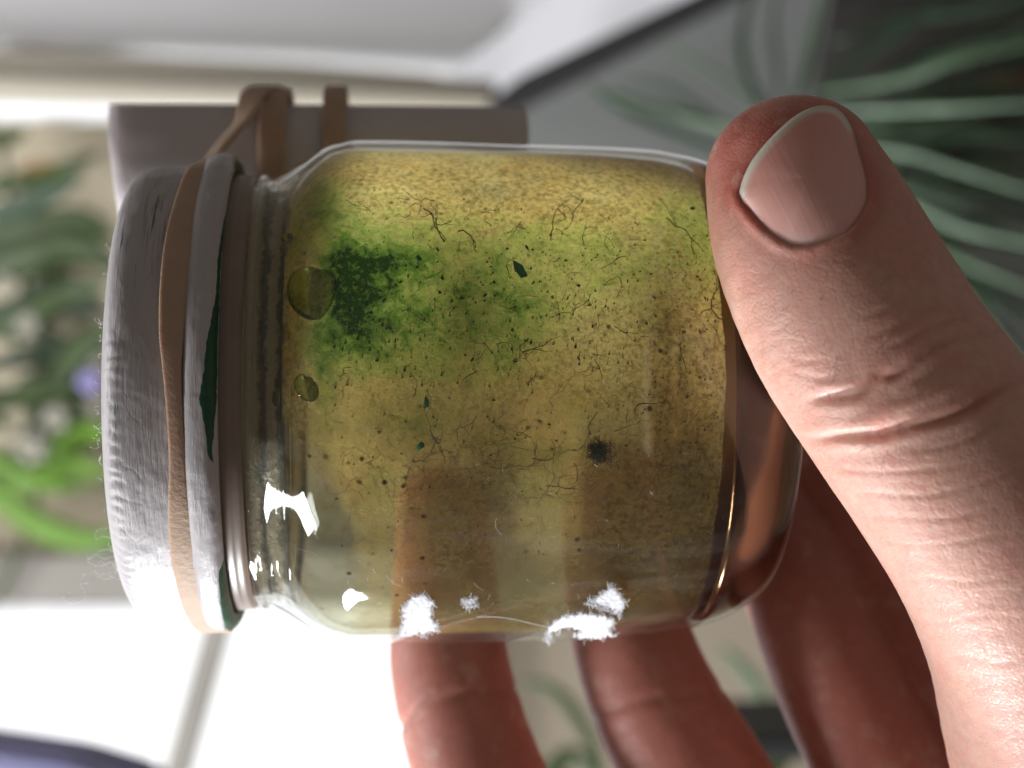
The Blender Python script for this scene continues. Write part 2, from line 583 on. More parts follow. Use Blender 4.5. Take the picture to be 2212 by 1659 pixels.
def lathe(name, prof, m, parent=jar, nphi=160, attrs=None, disp=None, phis=None, sub=1):
    p = np.asarray(prof, float)
    if sub > 1:
        p = resample(p, (len(p) - 1) * sub + 1)
    full = phis is None
    ph = np.linspace(0, 2 * np.pi, nphi, endpoint=False) if full else phis
    S, PH = np.meshgrid(p[:, 0], ph, indexing='ij')
    R = np.repeat(p[:, 1][:, None], len(ph), 1)
    if disp is not None:
        S, R = disp(S, PH, R)
    v = jl(S, PH, R).reshape(-1, 3)
    fcs = grid_faces(len(p), len(ph), wrap_v=full)[:, ::-1]
    return link_mesh(name, v, fcs, m, parent, attrs={k: fn(S, PH, R).ravel() for k, fn in (attrs or {}).items()})


# ---- materials of the jar
def thin_glass(name, tint=(0.97, 0.98, 0.95), rough=0.05, bumpd=0.00002, bscale=150, ior=1.5, haze=0.0):
    b = N(name)
    co = b.coord()
    nrm = b.bump(b.noise(b.coord('Object', (1.0, 0.35, 0.35)), bscale, 3), bumpd, 0.6)
    fc = b.n('ShaderNodeLayerWeight', Blend=0.5, Normal=nrm).outputs['Facing']
    f0 = ((ior - 1) / (ior + 1)) ** 2
    fr = b.math('ADD', b.math('MULTIPLY', b.math('POWER', fc, 5.0), 1 - f0), f0, clamp=True)
    gl = b.n('ShaderNodeBsdfGlossy', Color=(1, 1, 1), Roughness=rough, Normal=nrm).outputs[0]
    tr = b.n('ShaderNodeBsdfTransparent', Color=tint).outputs[0]
    if haze:
        # pale streaks painting the haze of reflections on the glass
        sm = b.ramp(b.noise(b.coord('Object', (0.5, 4.0, 4.0)), 80, 6, 0.7), (0.48, 0.01), (0.80, haze))
        df = b.n('ShaderNodeBsdfDiffuse', Color=(0.7, 0.7, 0.66)).outputs[0]
        tr = b.n('ShaderNodeMixShader', i0=sm, i1=tr, i2=df).outputs[0]
    return b.surf(b.n('ShaderNodeMixShader', i0=fr, i1=tr, i2=gl).outputs[0])


M_glass = thin_glass('jar_glass_wall', haze=0.08)
M_glass_in = thin_glass('jar_glass_inner_face', ior=1.22)


def solid_glass(name, col, rough, bumpd, scale, stretch=(1, 1, 1)):
    b = N(name)
    co = b.coord('Object', stretch)
    h = b.noise(co, scale, 5, 0.65)
    nrm = b.bump(h, bumpd, 0.8)
    return b.surf(b.n('ShaderNodeBsdfGlass', Color=col, Roughness=rough, IOR=1.5, Normal=nrm).outputs[0])


M_neck = thin_glass('neck_glass', (0.985, 0.985, 0.97), 0.04, 0.0004, 500)
M_base = solid_glass('base_glass', (0.30, 0.165, 0.09), 0.14, 0.0001, 140)

# outer wall of the body (shoulder to heel) and its inner face
outer = [(-33.5, 27.3), (-32.2, 27.2), (-30.6, 27.6), (-29.2, 28.4), (-27.4, 29.6), (-25.6, 30.8), (-23.8, 31.7), (-22.0, 32.2), (-20.0, 32.45), (-10, 32.4), (0, 32.3), (10, 32.1), (17, 31.8), (20, 31.4), (22.6, 30.95), (25.0, 30.3), (27.4, 29.4), (29.6, 28.2), (31.5, 26.6), (32.6, 24.6), (33.0, 22.5)]
def wob(S, PH, R):
    return S, R + 0.06 * np.sin(PH * 3 + S * 0.2) + 0.04 * np.sin(PH * 7 + S * 0.11)
lathe('glass_wall', outer, M_glass, sub=3, nphi=220, disp=wob)
inner = [(-32.5, 24.6), (-30, 25.6), (-27.4, 28.2), (-25.6, 29.7), (-23.8, 30.8), (-22.0, 31.4), (-20, 31.65), (-10, 31.6), (0, 31.5), (10, 31.3), (17, 30.9), (20.4, 30.4), (22.0, 29.9)]
lathe('glass_inner_face', inner, M_glass_in, sub=2, nphi=160)

# thick base: a closed solid of glass inside the outer wall
basep = [(25.4, 0.05), (25.8, 9), (26.0, 18), (25.6, 23.5), (24.6, 26.6), (23.6, 28.6), (23.3, 29.9), (25.0, 29.7), (27.2, 28.9), (29.3, 27.7), (31.1, 26.1), (32.2, 24.2), (32.5, 21.5), (31.4, 19.0), (30.6, 12), (30.4, 0.05)]
lathe('thick_base', basep, M_base, sub=2, nphi=160)

# neck: threaded glass ring, a closed solid with screw ridges
def thread(S, PH, R):
    k = np.clip((R - 25.2) / 1.2, 0, 1)
    ridge = 0.45 * np.exp(-((S + 30.2 + 0.35 * np.sin(PH)) / 0.55) ** 2)
    fine = 0.05 * np.sin(PH * 90) * np.exp(-((S + 28.4) / 0.9) ** 2)
    return S, R + k * (ridge + fine)
neckp = [(-34.6, 24.6), (-34.6, 26.9), (-33.4, 27.0), (-32.6, 26.6), (-31.6, 26.3), (-30.8, 26.5), (-30.2, 27.0), (-29.6, 26.9), (-28.8, 27.4), (-28.0, 28.2), (-27.4, 28.0), (-27.4, 27.0), (-29, 25.4), (-31, 24.6), (-33, 24.4), (-34.6, 24.6)]
lathe('neck_ring', neckp, M_neck, sub=3, nphi=260, disp=thread)
def bead(s0, r, amp):
    th = np.linspace(0, 2 * np.pi, 13)
    return [(s0 + r * math.cos(a), 27.35 + amp + r * math.sin(a)) for a in th]
lathe('neck_bead', bead(-31.9, 0.55, 0.15), M_neck, nphi=220)

# added ring behind the neck glass; its cream paints the window glints
b = N('glint_cream')
sco = b.coord('Object', (1.0, 0.6, 0.6))
snz = b.noise(sco, 1500, 5, 0.7)
sx = b.n('ShaderNodeSeparateXYZ', i0=b.coord()).outputs[0]
ph_ = b.math('ADD', b.math('MULTIPLY', b.math('ADD', sx, (33.0 + 32.6) / 1000), 1000 / 4.6), b.math('MULTIPLY', b.math('SUBTRACT', b.noise(sco, 420, 6, 0.75), 0.5), 0.7))
band = b.ramp(ph_, (0.0, 0.75), (0.20, 1.0), (0.30, 0.9), (0.40, 0.30), (0.50, 0.18), (0.60, 0.9), (0.78, 1.0), (0.86, 0.35), (1.0, 0.12))  # dark stops paint the shading of the glass thread
scol = b.mix(band, (0.06, 0.065, 0.055), (0.96, 0.85, 0.64))
ssp = b.n('ShaderNodeBsdfPrincipled', Base_Color=scol, Metallic=0.25, Roughness=0.25, Specular_IOR_Level=0.9, Normal=b.bump(snz, 0.003, 0.9)).outputs[0]
stl = b.n('ShaderNodeBsdfTranslucent', Color=scol).outputs[0]
M_glint = b.surf(b.n('ShaderNodeMixShader', i0=0.3, i1=ssp, i2=stl).outputs[0])
lathe('glint_ring', [(-32.6, 25.6), (-31.4, 25.9), (-30.2, 25.9), (-29.0, 26.0), (-28.0, 26.4), (-28.2, 25.9), (-30.5, 25.3), (-32.6, 25.4)], M_glint, sub=3, nphi=200)

# ---- algae film (two layers: the viewer side and the far side)
def film_masks(S, PH, R):
    l = jl(S, PH, R)
    px, py = project_local(l)
    q = np.stack([S.ravel() / 4.0, PH.ravel() * 32 / 4.0, np.zeros(S.size)], -1)
    n1 = fbm(q, 5, 5).reshape(S.shape)
    n2 = fbm(q * 2.7 + 9, 11, 4).reshape(S.shape)
    front = np.cos(PH) > 0
    def blob(cx, cy, rx, ry, ang=0.0):
        c, s_ = math.cos(ang), math.sin(ang)
        dx, dy = px - cx, py - cy
        u, v = (dx * c + dy * s_) / rx, (-dx * s_ + dy * c) / ry
        return np.exp(-(u * u + v * v))
    g = 0.62 * blob(742, 622, 46, 82, -0.25) + 0.42 * blob(775, 610, 100, 130, -0.25) + 0.42 * blob(830, 570, 115, 120) + 0.45 * blob(750, 740, 90, 70) + 0.18 * blob(640, 560, 50, 200) + 0.32 * blob(1130, 690, 90, 70) \
        + 0.26 * blob(1120, 540, 260, 80) + 0.25 * blob(1500, 480, 130, 120) + 0.32 * blob(1010, 780, 200, 70) + 0.22 * blob(1190, 990, 90, 30, -0.15) \
        + 0.16 * blob(1300, 600, 280, 130) + 0.30 * blob(960, 640, 200, 130) + 0.25 * blob(905, 920, 120, 60) + 0.3 * blob(700, 880, 40, 120) + 0.3 * blob(700, 430, 60, 70)
    ins = np.clip(1.25 - ((px - 668) / 56) ** 2 - ((py - 632) / 66) ** 2, 0, 1)
    ins = np.maximum(ins, np.clip(1.25 - ((px - 662) / 27) ** 2 - ((py - 838) / 36) ** 2, 0, 1))
    g = g * (1 - 0.7 * ins)
    g = g * front * (0.35 + 1.3 * n1) + 0.10 * (n2 - 0.45)
    return px, py, n1, n2, np.clip(g, 0, 1.3)


def f_green(S, PH, R):
    return film_masks(S, PH, R)[4]


def f_dense(S, PH, R):
    px, py, n1, n2, g = film_masks(S, PH, R)
    up = np.clip((np.sin(PH) + 0.75) / 0.9, 0, 1)            # the growth thins out towards the lower side
    e0 = np.clip((S + np.clip(29.0 + (900 - py) * .03, 21.5, 30.0) + 5 * (n2 - 0.5)) / 3.0, 0, 1)    # and towards the neck
    d = (0.14 + 0.86 * up) * e0 * (0.62 + 0.7 * n1)
    return np.clip(d, 0, 1.2)


def f_dense_f(S, PH, R):
    d = f_dense(S, PH, R)
    up = np.clip((np.sin(PH) + 0.75) / 0.9, 0, 1)
    return d * (0.38 + 0.62 * up) / (0.14 + 0.86 * up)


def film_mat(name, front):
    b = N(name)
    co = b.coord()
    g = b.attr('green')
    d = b.attr('dense')
    fine = b.noise(co, 1500, 6, 0.7)
    med = b.noise(co, 620, 8, 0.75, 0.4)
    big = b.noise(co, 120, 4, 0.6)
    mix1 = b.mix(b.ramp(big, (0.35, 0.0), (0.65, 1.0)), (0.84, 0.58, 0.22), (0.76, 0.66, 0.32))
    gg = b.math('ADD', g, b.math('MULTIPLY', b.math('SUBTRACT', med, 0.5), b.math('MULTIPLY', b.math('MINIMUM', g, 0.7), 2.0)), clamp=True)
    gg = b.math('ADD', gg, b.math('MULTIPLY', b.math('SUBTRACT', fine, 0.5), b.math('MULTIPLY', g, 1.0)), clamp=True)
    gcol = b.ramp(gg, (0.0, (0.84, 0.66, 0.25)), (0.30, (0.52, 0.54, 0.16)), (0.62, (0.13, 0.235, 0.035)), (1.0, (0.009, 0.034, 0.005)))
    col = b.mix(b.math('MULTIPLY', gg, 3.0, clamp=True), mix1, gcol)
    # mottling and little specks of rotten plant matter
    col = b.mix(b.math('MULTIPLY', b.ramp(med, (0.54, 0.0), (0.66, 0.8)), b.math('SUBTRACT', 1.0, gg)), col, (0.18, 0.17, 0.04))
    sp = b.n('ShaderNodeTexVoronoi', Vector=b.n('ShaderNodeMix', {'data_type': 'VECTOR'}).outputs[1] if False else co, Scale=520.0).outputs['Distance']
    spn = b.noise(co, 260, 3)
    speck = b.math('MULTIPLY', b.ramp(sp, (0.10, 1.0), (0.22, 0.0)), b.ramp(spn, (0.52, 0.0), (0.60, 1.0)))
    col = b.mix(b.math('MULTIPLY', speck, b.math('SUBTRACT', 1.0, gg)), col, (0.07, 0.045, 0.015))
    col = b.mix(b.math('MULTIPLY', b.ramp(fine, (0.36, 0.6), (0.54, 0.0)), b.math('SUBTRACT', 1.0, gg)), col, (0.18, 0.13, 0.04))
    nrm = b.bump(med, 0.0004, 0.6)
    tl = b.n('ShaderNodeBsdfTranslucent', Color=col, Normal=nrm).outputs[0]
    df = b.n('ShaderNodeBsdfDiffuse', Color=col, Normal=nrm).outputs[0]
    body = b.n('ShaderNodeMixShader', i0=0.16, i1=tl, i2=df).outputs[0]
    # what is not scattered passes, tinted
    tint = b.mix(b.math('MULTIPLY', d, 0.9, clamp=True), (0.96, 0.94, 0.86), (0.94, 0.83, 0.58))
    tint = b.mix(gg, tint, (0.05, 0.14, 0.02))
    tr = b.n('ShaderNodeBsdfTransparent', Color=tint).outputs[0]
    if front:
        fac = b.math('MULTIPLY', b.math('MULTIPLY', d, 0.78), b.ramp(fine, (0.30, 0.70), (0.65, 1.15)))
        fac = b.math('ADD', fac, b.math('MULTIPLY', b.math('ADD', b.math('MULTIPLY', gg, 0.6), b.math('MULTIPLY', speck, 0.8)), 1.0), clamp=True)
    else:
        fac = b.math('MULTIPLY', d, 0.95, clamp=True)
    return b.surf(b.n('ShaderNodeMixShader', i0=fac, i1=tr, i2=body).outputs[0])


M_film_f = film_mat('algae_film_near', True)
M_film_b = film_mat('algae_film_far', False)


def edge(S, PH, R):
    """uneven lower border of the growth"""
    t = np.clip((S - 17.0) / 4.8, 0, 1)
    wv = 0.15 * np.sin(PH * 5 + 1) + 0.06 * np.sin(PH * 13) + 0.04 * np.sin(PH * 37)
    return S + t * wv, R


filmp = [(-28.2, 27.0), (-27.4, 27.6), (-25.6, 29.2), (-23.8, 30.3), (-22.0, 30.95), (-20, 31.2), (-10, 31.2), (0, 31.1), (10, 30.9), (17, 30.4), (19.8, 29.9), (22.0, 29.1)]
_fs, _fr = np.array(filmp).T
def Rf(s_):
    return float(np.interp(s_, _fs, _fr))
fp = resample(filmp, 130)
lathe('algae_film', fp, M_film_f, phis=np.linspace(-math.pi * 0.53, math.pi * 0.53, 240), attrs={'green': f_green, 'dense': f_dense_f}, disp=edge)
bp = resample([(s, r - 0.6) for s, r in filmp], 60)
lathe('algae_film', bp, M_film_b, phis=np.linspace(math.pi * 0.5, math.pi * 1.5, 120), attrs={'green': lambda S, PH, R: np.clip(0.15 + 0.5 * (fbm(np.stack([S.ravel() / 6, PH.ravel() * 5, 0 * S.ravel()], -1), 3).reshape(S.shape) - 0.5), 0, 1), 'dense': f_dense})

# ---- rootlets and dark clumps on the film
M_root = simple('root_brown', (0.17, 0.095, 0.035), 0.8, 0.4, 200)
M_clump = simple('algae_clump', (0.05, 0.05, 0.022), 0.9, 0.4, 300)
M_rust = simple('rusty_fleck', (0.22, 0.10, 0.03), 0.9, 0.4, 300)
def on_film(px, py, lift=0.1):
    s, ph = cast(px, py, 31.1)
    R = Rf(s) + lift
    s, ph = cast(px, py, R)
    return jl(s, ph, R)
parts = []
def root(x, y, ang, L, r, wig=0.5, depth=0):
    n = 12
    pts, a = [(x, y)], ang
    for k in range(n):
        a += random.gauss(0, wig * 0.35)
        pts.append((pts[-1][0] + math.cos(a) * L / n, pts[-1][1] + math.sin(a) * L / n))
    pts = [p for p in pts if 300 < p[1] < 1380 and 660 < p[0] < 1580]
    if len(pts) < 4:
        return
    q = np.array([on_film(*p) for p in pts])
    parts.append(tube_geo(q, np.linspace(r, r * 0.4, len(q)) / 1000, 4))
    if depth < 2:
        for _ in range(random.choice([0, 1, 1, 2])):
            k = random.randrange(2, len(pts))
            root(*pts[k - 1], a + random.choice([-1, 1]) * random.uniform(.4, 1.2), L * random.uniform(.3, .6), r * 0.7, wig, depth + 1)
for (x, y, a, L, r) in ((915, 450, .3, 90, .13), (990, 500, -.6, 70, .13), (960, 520, -2.4, 80, .12), (1190, 520, -1.0, 110, .12), (1260, 430, 2.0, 80, .12), (1440, 470, 1.1, 120, .11), (1560, 690, 3.2, 130, .13), (1470, 740, 1.3, 70, .12), (1130, 760, -.3, 90, .09), (930, 930, 1.2, 80, .10), (960, 1000, -1.4, 90, .09), (1060, 1010, .2, 120, .10), (1180, 1050, .4, 110, .10), (1240, 1000, 1.5, 130, .10), (1290, 890, 2.6, 110, .11), (1370, 890, -.8, 80, .12), (890, 860, -.3, 60, .10), (1030, 800, 2.2, 60, .10), (1150, 990, .2, 90, .12), (1300, 820, -.9, 90, .08)):
    root(x, y, a, L, r * 0.72, 0.9)
for k in range(150):
    x, y = random.uniform(740, 1560), random.uniform(380, 1130)
    root(x, y, random.uniform(0, 6.28), random.uniform(20, 70), random.uniform(.03, .06), 0.9, 1)
for k in range(170):
    x = random.gauss(1050, 150)
    y = random.gauss(1060, 70)
    root(x, y, random.uniform(0, 6.28), random.uniform(40, 100), random.uniform(.025, .045), 1.0, 1)
v, f = join_geo(parts)
tag(link_mesh('rootlets', v, f, M_root, jar), 'fine brown rootlets branching over the inner growth', kind='stuff')

def fleck_geo(px, py, r):
    s, ph = cast(px, py, 31.1)
    R0 = Rf(s)
    s, ph = cast(px, py, R0)
    n = random.choice([5, 6, 7])
    ang = random.uniform(0, 6.28)
    el = random.uniform(1, 2.2)
    ring = []
    for k in range(n):
        t = k * math.tau / n
        rr = r * random.uniform(.5, 1.2)
        u, vv = rr * math.cos(t) * el, rr * math.sin(t)
        u, vv = u * math.cos(ang) - vv * math.sin(ang), u * math.sin(ang) + vv * math.cos(ang)
        ring.append((u, vv))
    top = [jl(s + u, ph + vv / 31, R0 + .10) for u, vv in ring]
    bot = [jl(s + u * .7, ph + vv * .7 / 31, R0 - .15) for u, vv in ring]
    v = np.array(top + bot + [jl(s, ph, R0 + .18), jl(s, ph, R0 - .2)])
    f = []
    for i in range(n):
        j = (i + 1) % n
        f += [(i, j, 2 * n), (j, i, n + i), (j, n + i, n + j), (n + j, n + i, 2 * n + 1)]
    return v, np.array(f)
fl, fr2 = [], []
for k in range(1500):
    x, y = random.uniform(720, 1570), random.triangular(370, 1230, 650)
    (fl if random.random() < .6 else fr2).append(fleck_geo(x, y, min(abs(random.gauss(.01, .05)) + .018, .2)))
for (x, y, r) in ((950, 632, .2), (1048, 638, .22), (1138, 535, .2), (1150, 540, .15), (1495, 450, .2), (1275, 660, .12), (955, 600, .12), (975, 600, .1), (1243, 750, .18)):
    fl.append(fleck_geo(x, y, r))
tag(link_mesh('debris_flecks', *join_geo(fl), M_clump, jar), 'tiny dark specks scattered over the inner growth', kind='stuff')
tag(link_mesh('debris_flecks', *join_geo(fr2), M_rust, jar), 'tiny rusty specks scattered over the inner growth', kind='stuff')
# the fuzzy dark clump and small green spots
parts = []
for k in range(420):
    a, rr = random.uniform(0, 6.28), abs(random.gauss(0, .5))
    x, y = 1295 + 32 * rr * math.cos(a), 975 + 22 * rr * math.sin(a) + 5 * rr * math.cos(a)
    q = [on_film(x + random.gauss(0, 9) * t, y + random.gauss(0, 9) * t, 0.05 + random.random() * .3) for t in (0, .5, 1)]
    parts.append(tube_geo(np.array(q), .035e-3 * 1000 / 1000, 3))
tag(link_mesh('algae_clump', *join_geo(parts), M_clump, jar), 'dark fuzzy algae clump on the inner growth')
M_spot = simple('green_spot', (0.02, 0.16, 0.06), 0.8, 0.3, 300)
for (x, y, r) in ((1122, 584, .75), (905, 560, .35), (920, 872, .4), (908, 962, .45)):
    v, f = fleck_geo(x, y, r)
    link_mesh('green_spot', v, f, M_spot, jar)

# ---- drops of condensation behind the glass shoulder
M_drop = solid_glass('water_drop', (0.62, 0.68, 0.52), 0.02, 0.0001, 200)
def drop(px, py, rx, ry, ang, Rj, h):
    s, ph = cast(px, py, Rj)
    n, mth = 28, 12
    vs = []
    for i in range(mth + 1):
        t = i / mth * math.pi
        for k in range(n):
            a = k * math.tau / n
            u, vv = math.sin(t) * math.cos(a) * rx, math.sin(t) * math.sin(a) * ry
            u, vv = u * math.cos(ang) - vv * math.sin(ang), u * math.sin(ang) + vv * math.cos(ang)
            vs.append(jl(s + u, ph + vv / Rj, Rj + math.cos(t) * h))
    return link_mesh('water_drop', np.array(vs), grid_faces(mth + 1, n, wrap_v=True), M_drop, jar)
drop(672, 632, 2.7, 3.4, 0.3, 30.3, 0.8)
drop(662, 838, 1.2, 1.7, 0.6, 30.2, 0.4)
drop(596, 860, .5, .9, 0.0, 28.1, 0.3)
drop(620, 515, .7, .9, 0.0, 28.9, 0.3)

# ---- torn label remnants: a fibrous white paper scrap
b = N('torn_paper')
co = b.coord()
nz = b.noise(co, 1800, 5)
pc = b.mix(nz, (0.86, 0.86, 0.88), (0.94, 0.94, 0.95))
ps = b.n('ShaderNodeBsdfPrincipled', Base_Color=pc, Roughness=0.9, Specular_IOR_Level=0.1, Normal=b.bump(nz, 0.0003, 0.8)).outputs[0]
ptl = b.n('ShaderNodeBsdfTranslucent', Color=pc).outputs[0]
M_paper_torn = b.surf(b.n('ShaderNodeMixShader', i0=0.3, i1=ps, i2=ptl).outputs[0])


def scrap(cx, cy, outline, fibres, lift=0.07, halo=1.0):
    """outline: px polygon; filled with a fine grid and given thickness, with torn fibres round its border"""
    poly = np.array(outline, float)
    x0, y0 = poly.min(0)
    x1, y1 = poly.max(0)
    step = 4.0
    xs = np.arange(x0, x1 + step, step)
    ys = np.arange(y0, y1 + step, step)
    def inside(x, y):
        c = False
        j = len(poly) - 1
        for i in range(len(poly)):
            xi, yi = poly[i]
            xj, yj = poly[j]
            if (yi > y) != (yj > y) and x < (xj - xi) * (y - yi) / (yj - yi) + xi:
                c = not c
            j = i
        return c
    idx, vs, fs = {}, [], []
    def vert(i, k):
        if (i, k) not in idx:
            x = xs[0] + i * step + random.uniform(-1.2, 1.2)
            y = ys[0] + k * step + random.uniform(-1.2, 1.2)
            s, ph = cast(x, y, 32.7)
            idx[(i, k)] = len(vs)
            vs.append(jl(s, ph, 32.65 + lift * random.random()))
        return idx[(i, k)]
    for i in range(len(xs)):
        for k in range(len(ys)):
            x, y = xs[0] + (i + .5) * step, ys[0] + (k + .5) * step
            if inside(x + random.uniform(-3, 3), y + random.uniform(-3, 3)):
                fs.append([vert(i, k), vert(i + 1, k), vert(i + 1, k + 1), vert(i, k + 1)])
    sc = link_mesh('label_scrap', np.array(vs), fs, M_paper_torn, jar)
    so = sc.modifiers.new('thickness', 'SOLIDIFY')
    so.thickness = 0.00012
    parts = []
    for _ in range(fibres):
        i = random.randrange(len(poly))
        t = random.random()
        p = poly[i] * (1 - t) + poly[(i + 1) % len(poly)] * t
        a = random.uniform(0, 6.28)
        L = random.uniform(4, 15) * halo
        pts = [p]
        for _k in range(5):
            a += random.gauss(0, .6)
            pts.append(pts[-1] + np.array([math.cos(a), math.sin(a)]) * L / 5)
        q = []
        for pp in pts:
            s, ph = cast(pp[0], pp[1], 32.7)
            q.append(jl(s, ph, 32.75 + random.random() * .35))
        parts.append(tube_geo(np.array(q), random.uniform(.02, .05) / 1000, 3))
    fo = link_mesh('paper_fibres', *join_geo(parts), M_paper_torn, sc)
    fo['kind'] = 'stuff'
    return sc


scrap(900, 1340, [(868, 1310), (892, 1285), (918, 1280), (938, 1300), (930, 1330), (945, 1352), (940, 1362), (905, 1368), (860, 1372), (870, 1345)], 150)
scrap(1010, 1300, [(1000, 1292), (1022, 1288), (1028, 1306), (1006, 1310)], 90)
scrap(1260, 1345, [(1188, 1348), (1215, 1330), (1260, 1322), (1310, 1330), (1328, 1340), (1316, 1362), (1330, 1372), (1270, 1378), (1235, 1372), (1258, 1362), (1225, 1352), (1192, 1362), (1184, 1385), (1180, 1372)], 130, 0.05)
scrap(1310, 1285, [(1268, 1298), (1300, 1280), (1320, 1262), (1334, 1276), (1350, 1300), (1340, 1326), (1318, 1316), (1290, 1308)], 170)
# pale residue of glue
parts = []

# ---- lid: painted tin lid with rolled green rim
b = N('lid_paint')
co = b.coord()
cos_ = b.coord('Object', (4.0, 0.5, 0.5))
strokes = b.noise(b.coord('Object', (6.0, 0.6, 0.6)), 420, 5, 0.65, 0.3)
blot = b.noise(co, 90, 4)
base = b.mix(blot, (0.42, 0.385, 0.385), (0.52, 0.49, 0.495))
base = b.mix(b.ramp(strokes, (0.30, 0.5), (0.42, 0.0)), base, (0.36, 0.335, 0.335))
# thin spots where the dark blue green tin shows
worn = b.math('MULTIPLY', b.ramp(b.noise(b.coord('Object', (9.0, 0.45, 0.45)), 300, 4, 0.7), (0.63, 0.0), (0.68, 1.0)), b.ramp(b.noise(co, 60, 2), (0.52, 0.0), (0.60, 1.0)))
base = b.mix(worn, base, (0.07, 0.11, 0.13))
scr = b.math('MULTIPLY', b.ramp(b.noise(b.coord('Object', (14.0, 0.5, 0.5)), 260, 3, 0.6), (0.52, 0.0), (0.60, 0.9)), b.attr('scratch'))
base = b.mix(scr, base, (0.05, 0.07, 0.085))
green = b.ramp(b.attr('green'), (0.35, 0.0), (0.5, 1.0))
base = b.mix(green, base, (0.006, 0.075, 0.035))
cr = b.n('ShaderNodeTexVoronoi', {'feature': 'DISTANCE_TO_EDGE'}, Vector=b.coord('Object', (1.4, 0.8, 0.8)), Scale=330.0).outputs['Distance']
crk = b.ramp(cr, (0.0, 0.0), (0.10, 1.0))
hgt = b.math('ADD', b.math('MULTIPLY', strokes, 1.0), b.math('MULTIPLY', b.noise(co, 700, 4), 0.5))
hgt = b.math('ADD', hgt, b.math('MULTIPLY', crk, b.math('MULTIPLY', b.attr('crackle'), 0.2)))
nrm = b.bump(hgt, 0.00030, 0.45)
ru = b.mix(green, (0.42, 0.42, 0.42), (0.3, 0.3, 0.3))
M_lid = b.surf(b.n('ShaderNodeBsdfPrincipled', Base_Color=base, Roughness=ru, Specular_IOR_Level=0.5, Normal=nrm).outputs[0])


def green_mask(S, PH, R):
    px, py = project_local(jl(S, PH, R))
    fr = np.cos(PH) > -0.2
    # wedge of bare green tin along the rim (viewer side), and the rolled edge at both ends
    xb = np.interp(py, [330, 345, 380, 420, 480, 560, 640, 690, 740, 800, 860, 930, 980, 1005, 1080, 1150, 1200, 1240, 1300, 1360, 1400],
                   [505, 500, 512, 500, 482, 470, 466, 456, 446, 440, 430, 444, 448, 462, 474, 486, 486, 472, 476, 486, 486])
    xe = np.interp(py, [330, 345, 380, 420, 480, 560, 640, 740, 860, 980, 1005, 1150, 1220, 1260, 1400],
                   [540, 540, 535, 512, 487, 478, 474, 470, 468, 458, 462, 480, 500, 560, 560])
    jag = 4 * (fbm(np.stack([py.ravel() / 9, px.ravel() / 14, 0 * px.ravel()], -1), 4).reshape(px.shape) - .5)
    m = np.clip(np.minimum(px - xb + jag, xe - px + jag) / 5.0 + 0.42, 0, 1)
    return m * fr


def crackle(S, PH, R):
    px, py = project_local(jl(S, PH, R))
    return np.clip((py - 620) / 200, 0, 1) * np.clip((1290 - py) / 120, 0, 1) * np.exp(-((px - 268) / 60) ** 2) * (np.cos(PH) > 0)


def scratch(S, PH, R):
    px, py = project_local(jl(S, PH, R))
    return (np.exp(-((px - 335) / 22) ** 2 - ((py - 470) / 90) ** 2) + np.exp(-((px - 262) / 14) ** 2 - ((py - 520) / 40) ** 2)) * (np.cos(PH) > 0)


def lid_disp(S, PH, R):
    q = np.stack([S.ravel() / 1.5, PH.ravel() * 14, 0 * S.ravel()], -1)
    n = fbm(q, 8, 4).reshape(S.shape) - 0.5
    k = np.clip((S + 49) / 2, 0.3, 1)
    ridge = np.abs(np.sin(PH * 60 + 3 * n)) * np.exp(-((S + 46.9) / 0.9) ** 2) * (np.cos(PH) > 0) * (np.sin(PH) < 0.2)
    return S + 0.0 * n, R + 0.18 * n * k + 0.16 * ridge


lidp = [(-48.2, 0.05), (-48.4, 8), (-48.4, 20), (-48.5, 25.0), (-48.2, 26.6), (-47.5, 27.8), (-46.4, 28.5), (-45, 28.8), (-43, 28.85), (-41, 28.8), (-39.6, 28.85), (-39.2, 29.1), (-38.7, 29.9), (-38.1, 30.4), (-37.1, 30.6), (-36.2, 30.55), (-35.5, 30.1), (-35.1, 29.3), (-35.3, 28.6), (-35.9, 28.2), (-36.8, 28.2), (-40, 28.0), (-46, 28.0), (-47.4, 26.0), (-47.5, 10), (-47.4, 0.05)]
lid = lathe('lid', lidp, M_lid, sub=7, nphi=720, attrs={'green': green_mask, 'crackle': crackle, 'scratch': scratch}, disp=lid_disp)
# band on the glass lip; its brown paints dark reflections in the neck
M_neck_reflection = simple('neck_reflection', (0.27, 0.205, 0.165), 0.35, 0.25, 200)
def neck_reflection_disp(S, PH, R):
    return S, R + 0.05 * np.sin(S * 14) + 0.03 * np.sin(S * 31)
lathe('neck_reflection', [(-36.4, 27.7), (-35.4, 28.0), (-34.4, 27.95), (-33.2, 27.8), (-32.7, 27.4), (-32.9, 27.15), (-34, 27.15), (-36.4, 27.15), (-36.4, 27.7)], M_neck_reflection, sub=4, nphi=220, disp=neck_reflection_disp)

